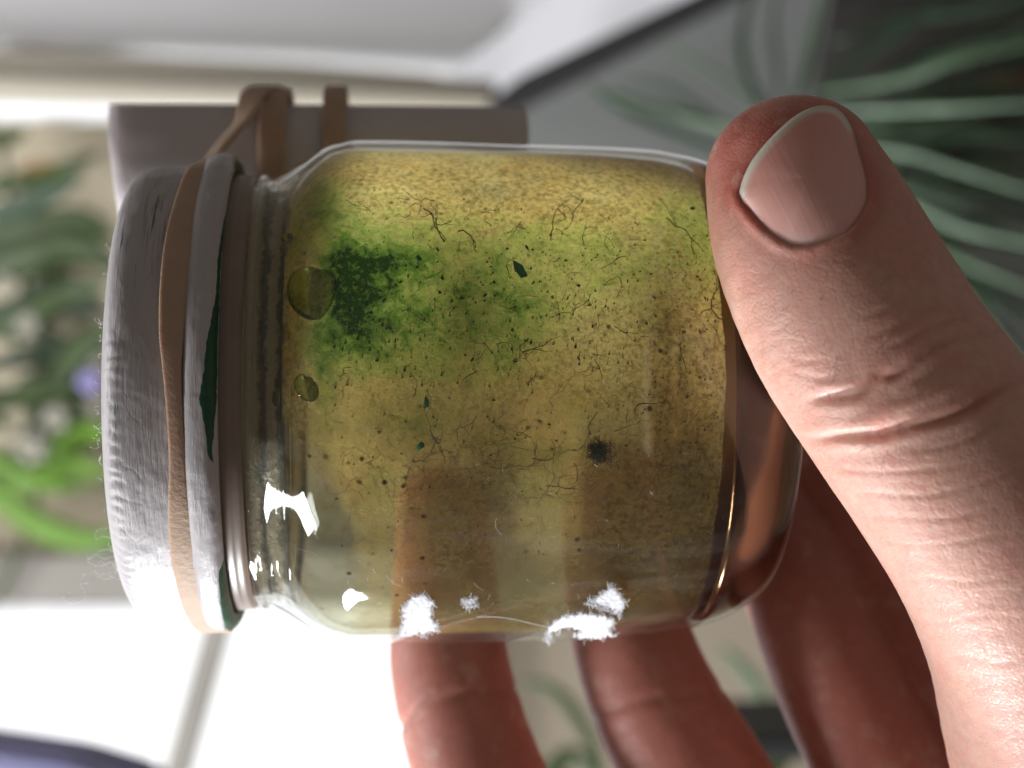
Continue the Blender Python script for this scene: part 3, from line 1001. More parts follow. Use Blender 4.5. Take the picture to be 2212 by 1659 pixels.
# ---- loose fibres on the lid edge
M_lint = simple('lint_fibre', (0.75, 0.74, 0.72), 0.9, 0.1, 200)
parts = []
for _ in range(46):
    y0 = random.uniform(520, 1290)
    x0 = np.interp(y0, [440, 560, 700, 850, 1000, 1150, 1290], [262, 236, 216, 210, 214, 230, 268])
    d0 = np.interp(y0, [440, 847, 1290], [0.196, 0.174, 0.196])
    a = math.pi + random.gauss(0, .8)
    pts = [(x0 + 3, y0)]
    L = random.uniform(6, 22)
    for k in range(6):
        a += random.gauss(0, .8)
        pts.append((pts[-1][0] + math.cos(a) * L / 5, pts[-1][1] + math.sin(a) * L / 5))
    q = np.array([P(x, y, d0 + random.gauss(0, .0003)) for x, y in pts])
    parts.append(tube_geo(q, .025 / 1000, 3))
for (pts) in ([(252, 1200), (225, 1205), (205, 1198), (190, 1212), (215, 1222), (240, 1215), (252, 1232), (225, 1240), (200, 1235), (196, 1255), (175, 1262), (185, 1285), (170, 1300), (150, 1302), (138, 1290), (150, 1280), (146, 1296)],
              [(255, 1215), (236, 1225), (220, 1212), (205, 1225), (212, 1242), (232, 1240), (250, 1248)],
              [(258, 1230), (232, 1250), (212, 1246), (190, 1262), (178, 1250), (186, 1240), (180, 1258)],
              [(248, 1190), (220, 1188), (196, 1206), (188, 1202)], [(250, 1240), (240, 1250), (232, 1246)], [(245, 1165), (222, 1158), (208, 1165), (206, 1150), (222, 1142)]):
    q = resample(np.array([P(x, y, .1905 + random.gauss(0, .0004)) for x, y in pts]), len(pts) * 7)
    q += rng.normal(0, .00005, q.shape)
    parts.append(tube_geo(q, .03 / 1000, 4))
v, f = join_geo(parts)
lint_w = np.array(v) - np.array(jar.location)
Rinv = np.array([ES, EY, EZ])
lint = link_mesh('lint_fibres', lint_w @ Rinv.T, f, M_lint, jar)
tag(lint, 'loose white lint fibres curling off the lid edge', kind='stuff')
# dust hairs on the glass
parts = []
for _ in range(44):
    x, y = random.uniform(610, 1500), random.uniform(950, 1330)
    a = random.uniform(0, 6.28)
    L = random.choice([6, 8, 10, 12, 40]) * random.uniform(.7, 1.3)
    q = []
    for k in range(6):
        s, ph = cast(x, y, 32.55 if x > 760 else 31.8)
        q.append(jl(s, ph, 32.62 if x > 760 else 31.9))
        a += random.gauss(0, .45)
        x += math.cos(a) * L / 5
        y += math.sin(a) * L / 5
    parts.append(tube_geo(np.array(q), .013 / 1000, 3))
q = []
for (x, y) in ((1030, 1330), (1070, 1330), (1110, 1335), (1150, 1345), (1185, 1352)):
    s, ph = cast(x, y, 32.6)
    q.append(jl(s, ph, 32.75))
parts.append(tube_geo(resample(q, 20), .05 / 1000, 4))
tag(link_mesh('dust_hairs', *join_geo(parts), M_lint, jar), 'tiny pale dust hairs on the glass', kind='stuff')

# ================================================================== ROLLED PAPER behind the jar
b = N('rolled_paper')
pco = b.coord()
pc = b.mix(b.noise(pco, 160, 4), (0.80, 0.75, 0.74), (0.86, 0.82, 0.81))
ps = b.n('ShaderNodeBsdfPrincipled', Base_Color=pc, Roughness=0.8, Specular_IOR_Level=0.2, Normal=b.bump(b.noise(pco, 900, 3), 0.0003, .3)).outputs[0]
ptl = b.n('ShaderNodeBsdfTranslucent', Color=(0.86, 0.82, 0.84)).outputs[0]
M_roll = b.surf(b.n('ShaderNodeMixShader', i0=0.4, i1=ps, i2=ptl).outputs[0])
RD = 0.237
rc0, rc1 = P(262, 392, RD - 0.004), P(1128, 396, RD + 0.004)
rl = empty('rolled_paper', (rc0 + rc1) / 2)
tag(rl, 'rolled sheet of white paper strapped behind the jar by the rubber band', 'paper roll')
ax = (rc1 - rc0)
Lr = np.linalg.norm(ax)
ax = ax / Lr
pu = np.cross(ax, np.array([0, 1.0, 0]))
pu = -pu / np.linalg.norm(pu)
if pu[2] < 0:
    pu = -pu
pv = np.cross(pu, ax)
def roll_sheet(name, r0, r1, turns, l0, l1, a0):
    nt, nl = int(70 * turns), 40
    th = np.linspace(0, turns * 2 * np.pi, nt)
    rr = np.linspace(r0, r1, nt)
    ll = np.linspace(l0, l1, nl)
    T, L = np.meshgrid(th, ll, indexing='ij')
    Rr = np.repeat(rr[:, None], nl, 1) + 0.00018 * np.sin(T * 3 + 40 * L)
    # slightly crooked ends
    fr_ = (L - l0) / (l1 - l0)
    L = L + np.where(fr_ < 0.1, 0.0012 * np.sin(T * 1.0 + 0.5) * (0.1 - fr_) * 10, 0) - np.where(fr_ > 0.9, 0.0016 * (1 - np.cos(T + 2.4)) * (fr_ - 0.9) * 10, 0)
    c, s_ = np.cos(T + a0), np.sin(T + a0)
    v = rc0 + L[..., None] * ax + (Rr * c)[..., None] * pu + (Rr * s_)[..., None] * pv
    o = link_mesh(name, v.reshape(-1, 3) - np.array(rl.location), grid_faces(nt, nl), M_roll, rl)
    md = o.modifiers.new('thickness', 'SOLIDIFY')
    md.thickness = 0.00012
    return o
roll_sheet('paper_sheet', 0.0085, 0.0116, 4.2, 0.0, Lr, 2.0)

# ================================================================== RUBBER BAND
b = N('rubber_band')
co = b.coord()
rc = b.mix(b.noise(co, 300, 4), (0.40, 0.27, 0.185), (0.52, 0.37, 0.27))
nrm = b.bump(b.noise(b.coord('Object', 1.0), 1300, 3), 0.00025, 0.5)
rs = b.n('ShaderNodeBsdfPrincipled', Base_Color=rc, Roughness=0.62, Specular_IOR_Level=0.3, Normal=nrm, Subsurface_Weight=0.25, Subsurface_Radius=(0.004, 0.002, 0.001), Subsurface_Scale=0.5).outputs[0]
M_band = b.surf(rs)


def ribbon(pts, nrms, widths, thick, name, par, n=160, closed=False):
    """flat strip along world points with face normals and widths (mm)"""
    q = resample(pts, n)
    nn = resample(nrms, n)
    ww = resample(np.asarray(widths, float)[:, None], n)[:, 0] / 1000
    tg = np.gradient(q, axis=0)
    tg /= np.linalg.norm(tg, axis=1)[:, None]
    nn = nn - (nn * tg).sum(1)[:, None] * tg
    nn /= np.linalg.norm(nn, axis=1)[:, None]
    sd = np.cross(tg, nn)
    th = np.linspace(0, 2 * np.pi, 16, endpoint=False)
    sq = lambda x: np.sign(x) * np.abs(x) ** 0.45
    prof_w, prof_t = sq(np.cos(th)), sq(np.sin(th))
    v = q[:, None] + sd[:, None] * (ww[:, None] / 2 * prof_w[None])[..., None] + nn[:, None] * (thick / 2000 * prof_t[None])[..., None]
    v = v.reshape(-1, 3)
    fcs = grid_faces(n, 16, wrap_v=True)
    caps = np.array([[0, 1, 2, 3]])
    return link_mesh(name, v - np.array(par.location), fcs, M_band, par)


rb = empty('rubber_band', jworld(jl(-42, 0, 29.5)))
tag(rb, 'tan twisted rubber band stretched round the white lid and paper roll', 'rubber band')
def lidpt(px, py, R):
    s, ph = cast(px, py, R)
    l = jl(s, ph, R)
    wpt = jworld(l)
    nr = jworld(jl(s, ph, R + 1)) - wpt
    return wpt, nr / np.linalg.norm(nr)
front = [(468, 1362, 4.3, 30.2), (450, 1345, 4.2, 29.9), (425, 1290, 3.9, 29.7), (401, 1200, 3.4, 29.6), (388, 1100, 2.6, 29.6), (384, 1000, 1.9, 29.6), (378, 900, 1.8, 29.6), (372, 800, 2.1, 29.6), (371, 720, 2.8, 29.6), (377, 620, 3.3, 29.6), (390, 520, 3.6, 29.6), (412, 430, 3.6, 29.6), (436, 368, 3.5, 29.7)]
pts, nrs, wds = [], [], []
# far half round the back of the lid first
for a in np.linspace(math.radians(-170), math.radians(-105), 5):
    l = jl(-38.9 + 2.0 * (a + math.pi / 2), a, 29.75)
    wpt = jworld(l)
    nr = jworld(jl(-40, a, 30.75)) - jworld(jl(-40, a, 29.75))
    pts.append(wpt); nrs.append(nr / np.linalg.norm(nr)); wds.append(4.0)
for x, y, wd_, R in front:
    wpt, nr = lidpt(x, y, R)
    pts.append(wpt); nrs.append(nr); wds.append(wd_)
# leaves the lid and climbs over the rolled paper
def rollpt(l_mm, ang, lift=0.0006):
    """point on the roll; ang 0 = top, positive towards the viewer"""
    r = 0.0118 + lift
    dirn = math.cos(ang) * pu + math.sin(ang) * np.array([0, -1.0, 0])
    return rc0 + ax * l_mm / 1000 + r * dirn, dirn
for x, y, dp_, wdt in ((462, 335, .2055, 3.2), (495, 295, .2125, 3.0), (528, 255, .2195, 3.2)):
    pts.append(P(x, y, dp_)); nrs.append(np.array([-.45, -.75, .5])); wds.append(wdt)
for l_mm, a, wdt in ((20.6, .45, 3.8), (22.4, -.15, 4.2), (23.6, -1.1, 4.2), (23.6, -2.0, 4.0)):
    wpt, nr = rollpt(l_mm, a, 0.0008 + (0.0010 if abs(a) < .5 else 0))
    pts.append(wpt); nrs.append(nr); wds.append(wdt)
ribbon(np.array(pts), np.array(nrs), wds, 0.9, 'strap', rb, n=260)
# second pass: comes up from under the roll on the viewer side, just behind the jar shoulder
def loop2(l0, l1, wdt, peak):
    pts, nrs, wds = [], [], []
    for k, a in enumerate(np.linspace(2.2, -2.2, 13)):
        t = k / 12
        lift = 0.0007 + peak * math.exp(-((a - .1) / .35) ** 2)
        wpt, nr = rollpt(l0 + (l1 - l0) * t, a, lift)
        pts.append(wpt); nrs.append(nr); wds.append(wdt)
    ribbon(np.array(pts), np.array(nrs), wds, 0.9, 'strap', rb, n=120)
loop2(24.2, 22.4, 3.9, 0.0010)
loop2(33.4, 30.2, 3.4, 0.0016)

# ================================================================== THE HAND (one continuous surface)
def C(px, py, dep, r):
    p = P(px, py, dep / 1000.0) * 1000
    return np.array([p[0], p[1], p[2] - CZ * 1000, r])

thumb = [C(1698, 388, 178, 9.1), C(1752, 520, 175, 10.9), C(1846, 694, 173, 12.0), C(1952, 846, 172, 12.35), C(2069, 1008, 172, 12.7), C(2188, 1180, 174, 13.5), C(2290, 1375, 179, 15.0), C(2362, 1590, 186, 17.0), C(2440, 1850, 196, 18.5), C(2520, 2150, 205, 19)]
lobe = [C(1748, 374, 178.5, 7.85), C(1800, 510, 176, 9.3), C(1860, 660, 174, 10)]
fA = [C(948, 1110, 243, 7.5), C(956, 1262, 236.5, 8.2), C(967, 1400, 227, 8.45), C(984, 1500, 226, 8.75), C(1029, 1655, 226, 9.2), C(1120, 1850, 224, 9.6), C(1300, 2120, 217, 10.2), C(1500, 2350, 210, 11)]
fB = [C(1322, 1050, 246, 7.8), C(1338, 1240, 238, 8.4), C(1363, 1375, 228, 8.7), C(1412, 1510, 226, 9.3), C(1492, 1655, 226, 10.2), C(1620, 1880, 223, 10.6), C(1800, 2230, 212, 11.5)]
fC = [C(1640, 1000, 244, 7.8), C(1690, 1150, 239, 8.4), C(1738, 1290, 232, 8.7), C(1805, 1455, 228, 9.2), C(1895, 1630, 225, 9.9), C(2020, 1850, 220, 10.8), C(2140, 2180, 210, 12)]
fD = [C(1760, 960, 243, 8.0), C(1822, 1085, 239, 8.8), C(1925, 1265, 235, 9.1), C(2035, 1440, 231, 9.7), C(2150, 1620, 227, 10.3), C(2280, 1850, 220, 11.4), C(2420, 2150, 209, 13)]
palm = [C(1500, 2350, 210, 11), C(1800, 2230, 212, 11.5), C(2140, 2180, 210, 13), C(2420, 2150, 208, 14), C(2520, 2150, 204, 18)]
palm2 = [C(1560, 2420, 208, 13), C(2000, 2520, 204, 17), C(2480, 2480, 202, 20), C(2520, 2150, 204, 19)]
wrist = [C(2480, 2400, 202, 21), C(2800, 2620, 200, 24), C(3050, 2800, 200, 25)]

VS = 0.5
lo = np.array([-18.0, 150.0, -142.0])
hi = np.array([132.0, 262.0, 40.0])
dims = np.ceil((hi - lo) / VS).astype(int) + 1
BIG = 9.0


def cone_sdf(p, a, b_):
    """round cone (linear radius between two balls), p (...,3)"""
    ba = b_[:3] - a[:3]
    l2 = float(ba @ ba)
    t = np.clip(((p - a[:3].astype(np.float32)) @ ba.astype(np.float32)) / l2, 0, 1)
    d = np.sqrt(((p - a[:3].astype(np.float32) - t[..., None] * ba.astype(np.float32)) ** 2).sum(-1))
    return d - (a[3] + t * (b_[3] - a[3])).astype(np.float32)


def smin(a, b_, k):
    h = np.maximum(k - np.abs(a - b_), 0) / k
    return np.minimum(a, b_) - h * h * k * 0.25


def densify(ch, per=4):
    n = (len(ch) - 1) * per + 1
    return resample(ch, n)


def chain_into(vol, chain, k_in, k_out, per=4):
    ch = densify(chain, per)
    mn = (ch[:, :3] - ch[:, 3:4]).min(0) - BIG
    mx = (ch[:, :3] + ch[:, 3:4]).max(0) + BIG
    i0 = np.clip(np.floor((mn - lo) / VS).astype(int), 0, dims)
    i1 = np.clip(np.ceil((mx - lo) / VS).astype(int) + 1, 0, dims)
    if np.any(i1 - i0 < 2):
        return
    sub = np.full(tuple(i1 - i0), BIG, np.float32)
    for a, b_ in zip(ch[:-1], ch[1:]):
        m0 = np.minimum(a[:3] - a[3], b_[:3] - b_[3]) - BIG
        m1 = np.maximum(a[:3] + a[3], b_[:3] + b_[3]) + BIG
        j0 = np.clip(np.floor((m0 - lo) / VS).astype(int), i0, i1)
        j1 = np.clip(np.ceil((m1 - lo) / VS).astype(int) + 1, i0, i1)
        if np.any(j1 - j0 < 1):
            continue
        ax_ = [lo[d] + VS * np.arange(j0[d], j1[d]) for d in range(3)]
        g = np.stack(np.meshgrid(*ax_, indexing='ij'), -1).astype(np.float32)
        dd = cone_sdf(g, a, b_)
        sl = tuple(slice(j0[d] - i0[d], j1[d] - i0[d]) for d in range(3))
        sub[sl] = np.minimum(sub[sl], dd) if k_in == 0 else smin(sub[sl], dd, k_in)
    sl = tuple(slice(i0[d], i1[d]) for d in range(3))
    vol[sl] = smin(vol[sl], sub, k_out)


vol = np.full(tuple(dims), BIG, np.float32)
for ch in (fA, fB, fC, fD):
    chain_into(vol, ch, 0, 0.8)
chain_into(vol, palm, 0, 7.0)
chain_into(vol, palm2, 0, 8.0)
chain_into(vol, wrist, 0, 8.0)
tv = np.full(tuple(dims), BIG, np.float32)
chain_into(tv, thumb, 0, 0.8)
chain_into(tv, lobe, 0, 3.0)
vol = smin(vol, tv, 5.0)
del tv
# flat filling between the palm chains is closed by the smooth unions; box faces close the mesh
vol[0], vol[-1], vol[:, 0], vol[:, -1], vol[:, :, 0], vol[:, :, -1] = BIG, BIG, BIG, BIG, BIG, BIG


def surface_nets(v, lo_, h):
    neg = v < 0
    nx, ny, nz = v.shape
    cells = np.zeros((nx - 1, ny - 1, nz - 1), np.uint8)
    for dx in (0, 1):
        for dy in (0, 1):
            for dz in (0, 1):
                cells += neg[dx:nx - 1 + dx, dy:ny - 1 + dy, dz:nz - 1 + dz]
    act = (cells > 0) & (cells < 8)
    ci = np.argwhere(act)
    idx = np.full(act.shape, -1, np.int32)
    idx[act] = np.arange(len(ci))
    acc = np.zeros((len(ci), 3))
    cnt = np.zeros(len(ci))
    for axis in range(3):
        o1, o2 = [a for a in range(3) if a != axis]
        for u in (0, 1):
            for w_ in (0, 1):
                p0 = ci.copy()
                p0[:, o1] += u
                p0[:, o2] += w_
                p1 = p0.copy()
                p1[:, axis] += 1
                va, vb = v[tuple(p0.T)], v[tuple(p1.T)]
                cr_ = (va < 0) != (vb < 0)
                t = np.where(cr_, va / (va - vb + 1e-12), 0)
                pt = p0.astype(float)
                pt[:, axis] += t
                acc[cr_] += pt[cr_]
                cnt[cr_] += 1
    verts = acc / cnt[:, None] * h + lo_
    quads = []
    for axis in range(3):
        o1, o2 = [(1, 2), (2, 0), (0, 1)][axis]
        sl0 = [slice(None)] * 3
        sl1 = [slice(None)] * 3
        sl0[axis] = slice(0, -1)
        sl1[axis] = slice(1, None)
        cr_ = neg[tuple(sl0)] != neg[tuple(sl1)]
        e = np.argwhere(cr_)
        e = e[(e[:, o1] > 0) & (e[:, o2] > 0) & (e[:, o1] < v.shape[o1] - 1) & (e[:, o2] < v.shape[o2] - 1)]
        def cell(d1, d2):
            c = e.copy()
            c[:, o1] -= d1
            c[:, o2] -= d2
            return idx[tuple(c.T)]
        q = np.stack([cell(1, 1), cell(0, 1), cell(0, 0), cell(1, 0)], -1)
        flip = ~neg[tuple(e.T)]
        q[flip] = q[flip][:, ::-1]
        quads.append(q)
    return verts, np.vstack(quads)


hv, hf = surface_nets(vol, lo, VS)
del vol
# one subdivision near the viewer side of the thumb is not needed: 0.5 mm cells + relief below


def vert_normals(v, f):
    e1 = v[f[:, 2]] - v[f[:, 0]]
    e2 = v[f[:, 3]] - v[f[:, 1]]
    fn = np.cross(e1, e2)
    n = np.zeros_like(v)
    for k in range(4):
        np.add.at(n, f[:, k], fn)
    return n / (np.linalg.norm(n, axis=1)[:, None] + 1e-12)


def laplace(v, f, it, lam=0.5):
    for _ in range(it):
        acc = np.zeros_like(v)
        cnt = np.zeros(len(v))
        for k in range(4):
            np.add.at(acc, f[:, k], v[f[:, (k + 1) % 4]] + v[f[:, (k - 1) % 4]])
            np.add.at(cnt, f[:, k], 2)
        v = v + lam * (acc / cnt[:, None] - v)
    return v


hv = laplace(hv, hf, 6)


def split_quads(v, f, sel):
    """uniform 1-to-4 split of the selected quads; T-junctions on the border stay hidden off the viewer side"""
    return v, f


# local 1-to-4 refinement of the thumb part towards the viewer
def refine(v, f, mask_v):
    fm = mask_v[f].any(1)
    keep, ref = f[~fm], f[fm]
    ekeys = {}
    nv = list()
    base = len(v)
    edges = np.concatenate([np.sort(np.stack([ref[:, k], ref[:, (k + 1) % 4]], -1), 1) for k in range(4)])
    uniq, inv = np.unique(edges, axis=0, return_inverse=True)
    inv = inv.reshape(-1)
    mid = (v[uniq[:, 0]] + v[uniq[:, 1]]) / 2
    m = len(ref)
    eidx = [base + inv[k * m:(k + 1) * m] for k in range(4)]
    cidx = base + len(uniq) + np.arange(m)
    cen = v[ref].mean(1)
    v2 = np.vstack([v, mid, cen])
    qs = [np.stack([ref[:, k], eidx[k], cidx, eidx[(k - 1) % 4]], -1) for k in range(4)]
    # border quads of the kept part get their mid points as n-gons
    eset = {tuple(e): base + i for i, e in enumerate(uniq)}
    kb = np.zeros(len(v), bool)
    kb[uniq.ravel()] = True
    cand = kb[keep].sum(1) >= 2
    plain = keep[~cand]
    ngons = []
    extra = []
    for q in keep[cand]:
        poly = []
        for k in range(4):
            a, b2 = int(q[k]), int(q[(k + 1) % 4])
            poly.append(a)
            mkey = (min(a, b2), max(a, b2))
            if mkey in eset:
                poly.append(eset[mkey])
        if len(poly) == 4:
            extra.append(poly)
        else:
            ngons.append(poly)
    if extra:
        plain = np.vstack([plain, np.array(extra)])
    return v2, np.vstack([plain] + qs), ngons


def proj_mm(v):
    return 1106 + v[:, 0] / v[:, 1] * F, 829.5 - v[:, 2] / v[:, 1] * F


n0 = vert_normals(hv, hf)
hpx, hpy = proj_mm(hv)
dens_t = densify(thumb, 4)
dens_l = densify(lobe, 4)
TSEG = list(zip(dens_t[:-1], dens_t[1:])) + list(zip(dens_l[:-1], dens_l[1:]))
NSEG = list(zip(dens_t[:12], dens_t[1:13])) + list(zip(dens_l[:-1], dens_l[1:]))
def thumb_dist(v):
    d = np.full(len(v), 1e9)
    for a, b_ in TSEG:
        d = np.minimum(d, cone_sdf(v.astype(np.float32), a, b_))
    return d
td = thumb_dist(hv)
viewdir = -hv / np.linalg.norm(hv, axis=1)[:, None]
mask = (td < 1.2) & ((n0 * viewdir).sum(1) > -0.15) & (hpx < 2300) & (hpy < 1720)
hv, hf, hng = refine(hv, hf, mask)
n0 = vert_normals(hv, hf)
hpx, hpy = proj_mm(hv)
td = thumb_dist(hv)
viewdir = -hv / np.linalg.norm(hv, axis=1)[:, None]
face = np.clip((n0 * viewdir).sum(1) * 2.5 + 0.35, 0, 1) * (td < 1.6)

# ---- relief of the thumb: nail bed, folds and creases
NAIL = np.array([(1596, 415), (1604, 388), (1622, 352), (1650, 316), (1685, 280), (1722, 250), (1762, 232), (1796, 232), (1818, 244), (1838, 270), (1854, 305), (1868, 345), (1878, 390), (1876, 432), (1858, 468), (1830, 500), (1790, 520), (1750, 531), (1715, 532), (1688, 522), (1655, 498), (1625, 465), (1604, 437)], float)


def poly_sd(px, py, poly):
    """signed distance in px, negative inside"""
    d = np.full(px.shape, 1e9)
    ins = np.zeros(px.shape, bool)
    n = len(poly)
    for i in range(n):
        a, b_ = poly[i], poly[(i + 1) % n]
        e = b_ - a
        wx, wy = px - a[0], py - a[1]
        t = np.clip((wx * e[0] + wy * e[1]) / (e @ e), 0, 1)
        d = np.minimum(d, np.hypot(wx - t * e[0], wy - t * e[1]))
        c = (a[1] > py) != (b_[1] > py)
        with np.errstate(divide='ignore', invalid='ignore'):
            xi = (b_[0] - a[0]) * (py - a[1]) / (b_[1] - a[1]) + a[0]
        ins ^= c & (px < xi)
    return np.where(ins, -d, d)


def line_d(px, py, pts):
    p = resample(np.array(pts, float), 40)
    d = np.full(px.shape, 1e9)
    tt = np.zeros(px.shape)
    for i in range(len(p) - 1):
        a, b_ = p[i], p[i + 1]
        e = b_ - a
        t = np.clip(((px - a[0]) * e[0] + (py - a[1]) * e[1]) / (e @ e + 1e-9), 0, 1)
        dd = np.hypot(px - a[0] - t * e[0], py - a[1] - t * e[1])
        up = dd < d
        d = np.where(up, dd, d)
        tt = np.where(up, (i + t) / (len(p) - 1), tt)
    return d, tt


disp = np.zeros(len(hv))
red_shade = np.zeros(len(hv))
nsd = poly_sd(hpx, hpy, NAIL)
# nail bed sunk, walls raised beside and behind the nail; the free edge side stays open
tipside = np.clip((1.15 * (hpx - 1596) * -0.0 + (430 - hpy) / 120), 0, 1)
disp += -0.42 * np.clip(-nsd / 8 + 0.5, 0, 1) * (hpx < 2100)
disp += 0.30 * np.exp(-((nsd - 13) / 12) ** 2) * (1 - 0.9 * tipside)
red_shade += 0.45 * np.exp(-((nsd - 10) / 30) ** 2) * (nsd > -6)
CREASES = [
    ([(1740, 868), (1778, 860), (1852, 850), (1880, 836), (1903, 815), (1936, 808), (1972, 787), (2028, 750), (2148, 711)], 9, .62),
    ([(1740, 950), (1812, 942), (1897, 938), (1958, 923), (2034, 906), (2090, 884), (2148, 850), (2230, 805)], 9, .75),
    ([(1870, 735), (1920, 712), (1985, 680), (2060, 650)], 8, .30),
    ([(1900, 760), (1960, 735), (2040, 700), (2110, 680)], 7, .30),
    ([(1850, 690), (1905, 672), (1960, 645)], 6, .16),
    ([(1925, 862), (1960, 860), (2010, 842)], 7, .18),
    ([(1960, 830), (2000, 812), (2060, 775), (2120, 760)], 7, .28),
    ([(1790, 1008), (1850, 1016), (1912, 1018), (2039, 1012), (2150, 985)], 6, .30),
    ([(1840, 1058), (1897, 1066), (2015, 1070), (2133, 1038), (2230, 1000)], 6, .28),
    ([(1960, 975), (2040, 965), (2110, 940), (2200, 890)], 6, .30),
    ([(1870, 1110), (1960, 1120), (2060, 1118), (2160, 1095)], 6, .20),
    ([(1900, 1170), (2000, 1178), (2110, 1165), (2220, 1150)], 6, .18),
    ([(1930, 1260), (2010, 1250), (2100, 1258), (2200, 1240)], 6, .16),
    ([(1960, 1340), (2040, 1345), (2130, 1330), (2220, 1335)], 6, .16),
    ([(2010, 1430), (2080, 1420), (2160, 1432), (2230, 1420)], 6, .14),
    ([(1700, 800), (1760, 815), (1810, 812)], 5, .12),
    ([(1690, 770), (1740, 780), (1800, 775)], 5, .10),
]
for k in range(80):
    x = random.uniform(1700, 2200)
    y = random.uniform(1000, 1640)
    if (x - 1700) < (y - 900) * 0.55 + 20:
        continue
    a = random.choice([-.15, .1, .3, 1.0, 1.25, -.6]) + random.gauss(0, .12)
    L = random.uniform(50, 130)
    CREASES.append(([(x, y), (x + L * .5 * math.cos(a), y + L * .5 * math.sin(a) + random.gauss(0, 5)), (x + L * math.cos(a), y + L * math.sin(a))], random.uniform(4.5, 7), random.uniform(.03, .065)))
for k in range(34):
    x, y = random.uniform(1600, 1900), random.uniform(560, 860)
    a = -.35 + random.gauss(0, .35)
    L = random.uniform(30, 90)
    CREASES.append(([(x, y), (x + L * .5 * math.cos(a), y + L * .5 * math.sin(a)), (x + L * math.cos(a), y + L * math.sin(a) + random.gauss(0, 6))], random.uniform(3.5, 5), random.uniform(.03, .08)))
near = face > 0
ix = np.where(near)[0]
for pts, wd_, dp in CREASES:
    if pts[0][1] > 980:
        dp *= 0.24
    else:
        dp *= 0.75 if dp > .5 else 0.4
    pa = np.array(pts, float)
    bx = (hpx[ix] > pa[:, 0].min() - 60) & (hpx[ix] < pa[:, 0].max() + 60) & (hpy[ix] > pa[:, 1].min() - 60) & (hpy[ix] < pa[:, 1].max() + 60)
    jx = ix[bx]
    if len(jx) == 0:
        continue
    d, t = line_d(hpx[jx], hpy[jx], pts)
    fade = np.clip(np.minimum(t, 1 - t) * 5 + 0.05, 0, 1)
    wig = d + 2.0 * (vnoise(np.stack([hpx[jx] / 14, hpy[jx] / 14, 0 * d], -1), 2) - .5)
    disp[jx] += fade * (-dp * np.exp(-(wig / wd_) ** 2) + 0.38 * dp * np.exp(-((wig - wd_ * 2.4) / (wd_ * 1.5)) ** 2))
    red_shade[jx] += fade * dp * 0.7 * np.exp(-(wig / (wd_ * 1.8)) ** 2)
# swollen folds at the knuckle
for (cx, cy, rx, ry, h) in ((1930, 884, 95, 26, .75), (2060, 835, 80, 26, .4), (1820, 895, 70, 26, .3), (1990, 770, 70, 20, .25), (1900, 1010, 120, 40, .15)):
    disp += h * np.exp(-((hpx - cx) / rx) ** 2 - (((hpy - cy) + 0.35 * (hpx - cx)) / ry) ** 2)
# fine skin relief
sk = fbm(hv / 0.9, 21, 3) - .5
lines = fbm(np.stack([(hpx * .85 - hpy * .5) / 55, (hpx * .5 + hpy * .85) / 12, 0 * hpx], -1), 31, 3) - .5
disp += (0.05 * sk + 0.05 * lines) * (nsd > 5)
hv = hv + n0 * (disp * face)[:, None] + n0 * ((1 - face) * 0.05 * sk)[:, None]
# creases across the fingers behind
for pts, wd_, dp in (([(846, 1585), (880, 1557), (929, 1519), (1036, 1495), (1110, 1490)], 11, .45), ([(1270, 1560), (1360, 1520), (1480, 1500), (1560, 1490)], 12, .3)):
    d, t = line_d(hpx, hpy, pts)
    sel = (td > 3) & (d < 60)
    hv[sel] -= n0[sel] * (dp * np.exp(-(d[sel] / wd_) ** 2))[:, None]

# redness of finger tips and thumb tip side, plus shade painted on the fingers
red_shade += 0.8 * np.exp(-((hpx - 1600) / 90) ** 2 - ((hpy - 330) / 130) ** 2) * (td < 2)
red_shade += 0.45 * np.clip((700 - hpy) / 300, 0, 1) * (td < 2)
red_shade += np.where(td > 4, 0.9, 0.0)  # deeper red stands for the shaded fronts of the fingers behind
red_shade = np.clip(red_shade, 0, 1.2)
cut = np.exp(-((nsd - 9) / 6) ** 2) * np.clip((hpy - 490) / 30, 0, 1) * (td < 2) * np.clip((1850 - hpx) / 60, 0, 1)

b = N('skin')
co = b.coord()
rd = b.attr('red_shade')
n1 = b.noise(co, 140, 4)
n2 = b.noise(co, 900, 4)
bc = b.mix(n1, (0.66, 0.365, 0.285), (0.74, 0.44, 0.355))
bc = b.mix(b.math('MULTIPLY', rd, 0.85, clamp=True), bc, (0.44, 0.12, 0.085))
bc = b.mix(b.math('MULTIPLY', b.attr('cuticle'), 0.6), bc, (0.72, 0.50, 0.40))
bc = b.mix(b.ramp(n2, (0.35, 0.25), (0.6, 0.0)), bc, (0.42, 0.21, 0.15))
vo = b.n('ShaderNodeTexVoronoi', {'feature': 'DISTANCE_TO_EDGE'}, Vector=b.coord('Object', (1, 1, 1)), Scale=1700.0, Randomness=1.0).outputs['Distance']
vo2 = b.n('ShaderNodeTexVoronoi', {'feature': 'DISTANCE_TO_EDGE'}, Vector=b.coord('Object', (1, 1, 1)), Scale=820.0, Randomness=1.0).outputs['Distance']
hh = b.math('ADD', b.math('MULTIPLY', b.ramp(vo, (0, 0), (0.22, 1)), 0.5), b.math('MULTIPLY', b.ramp(vo2, (0, 0), (0.10, 1)), 0.5))
hh = b.math('ADD', hh, b.math('MULTIPLY', b.noise(co, 2500, 2), 0.5))
nrm = b.bump(hh, 0.00011, 0.38)
blotch = b.noise(co, 230, 5, 0.6)
bc = b.mix(b.ramp(blotch, (0.52, 0.0), (0.70, 0.45)), bc, (0.66, 0.27, 0.22))
bc = b.mix(b.ramp(blotch, (0.30, 0.40), (0.46, 0.0)), bc, (0.70, 0.47, 0.38))
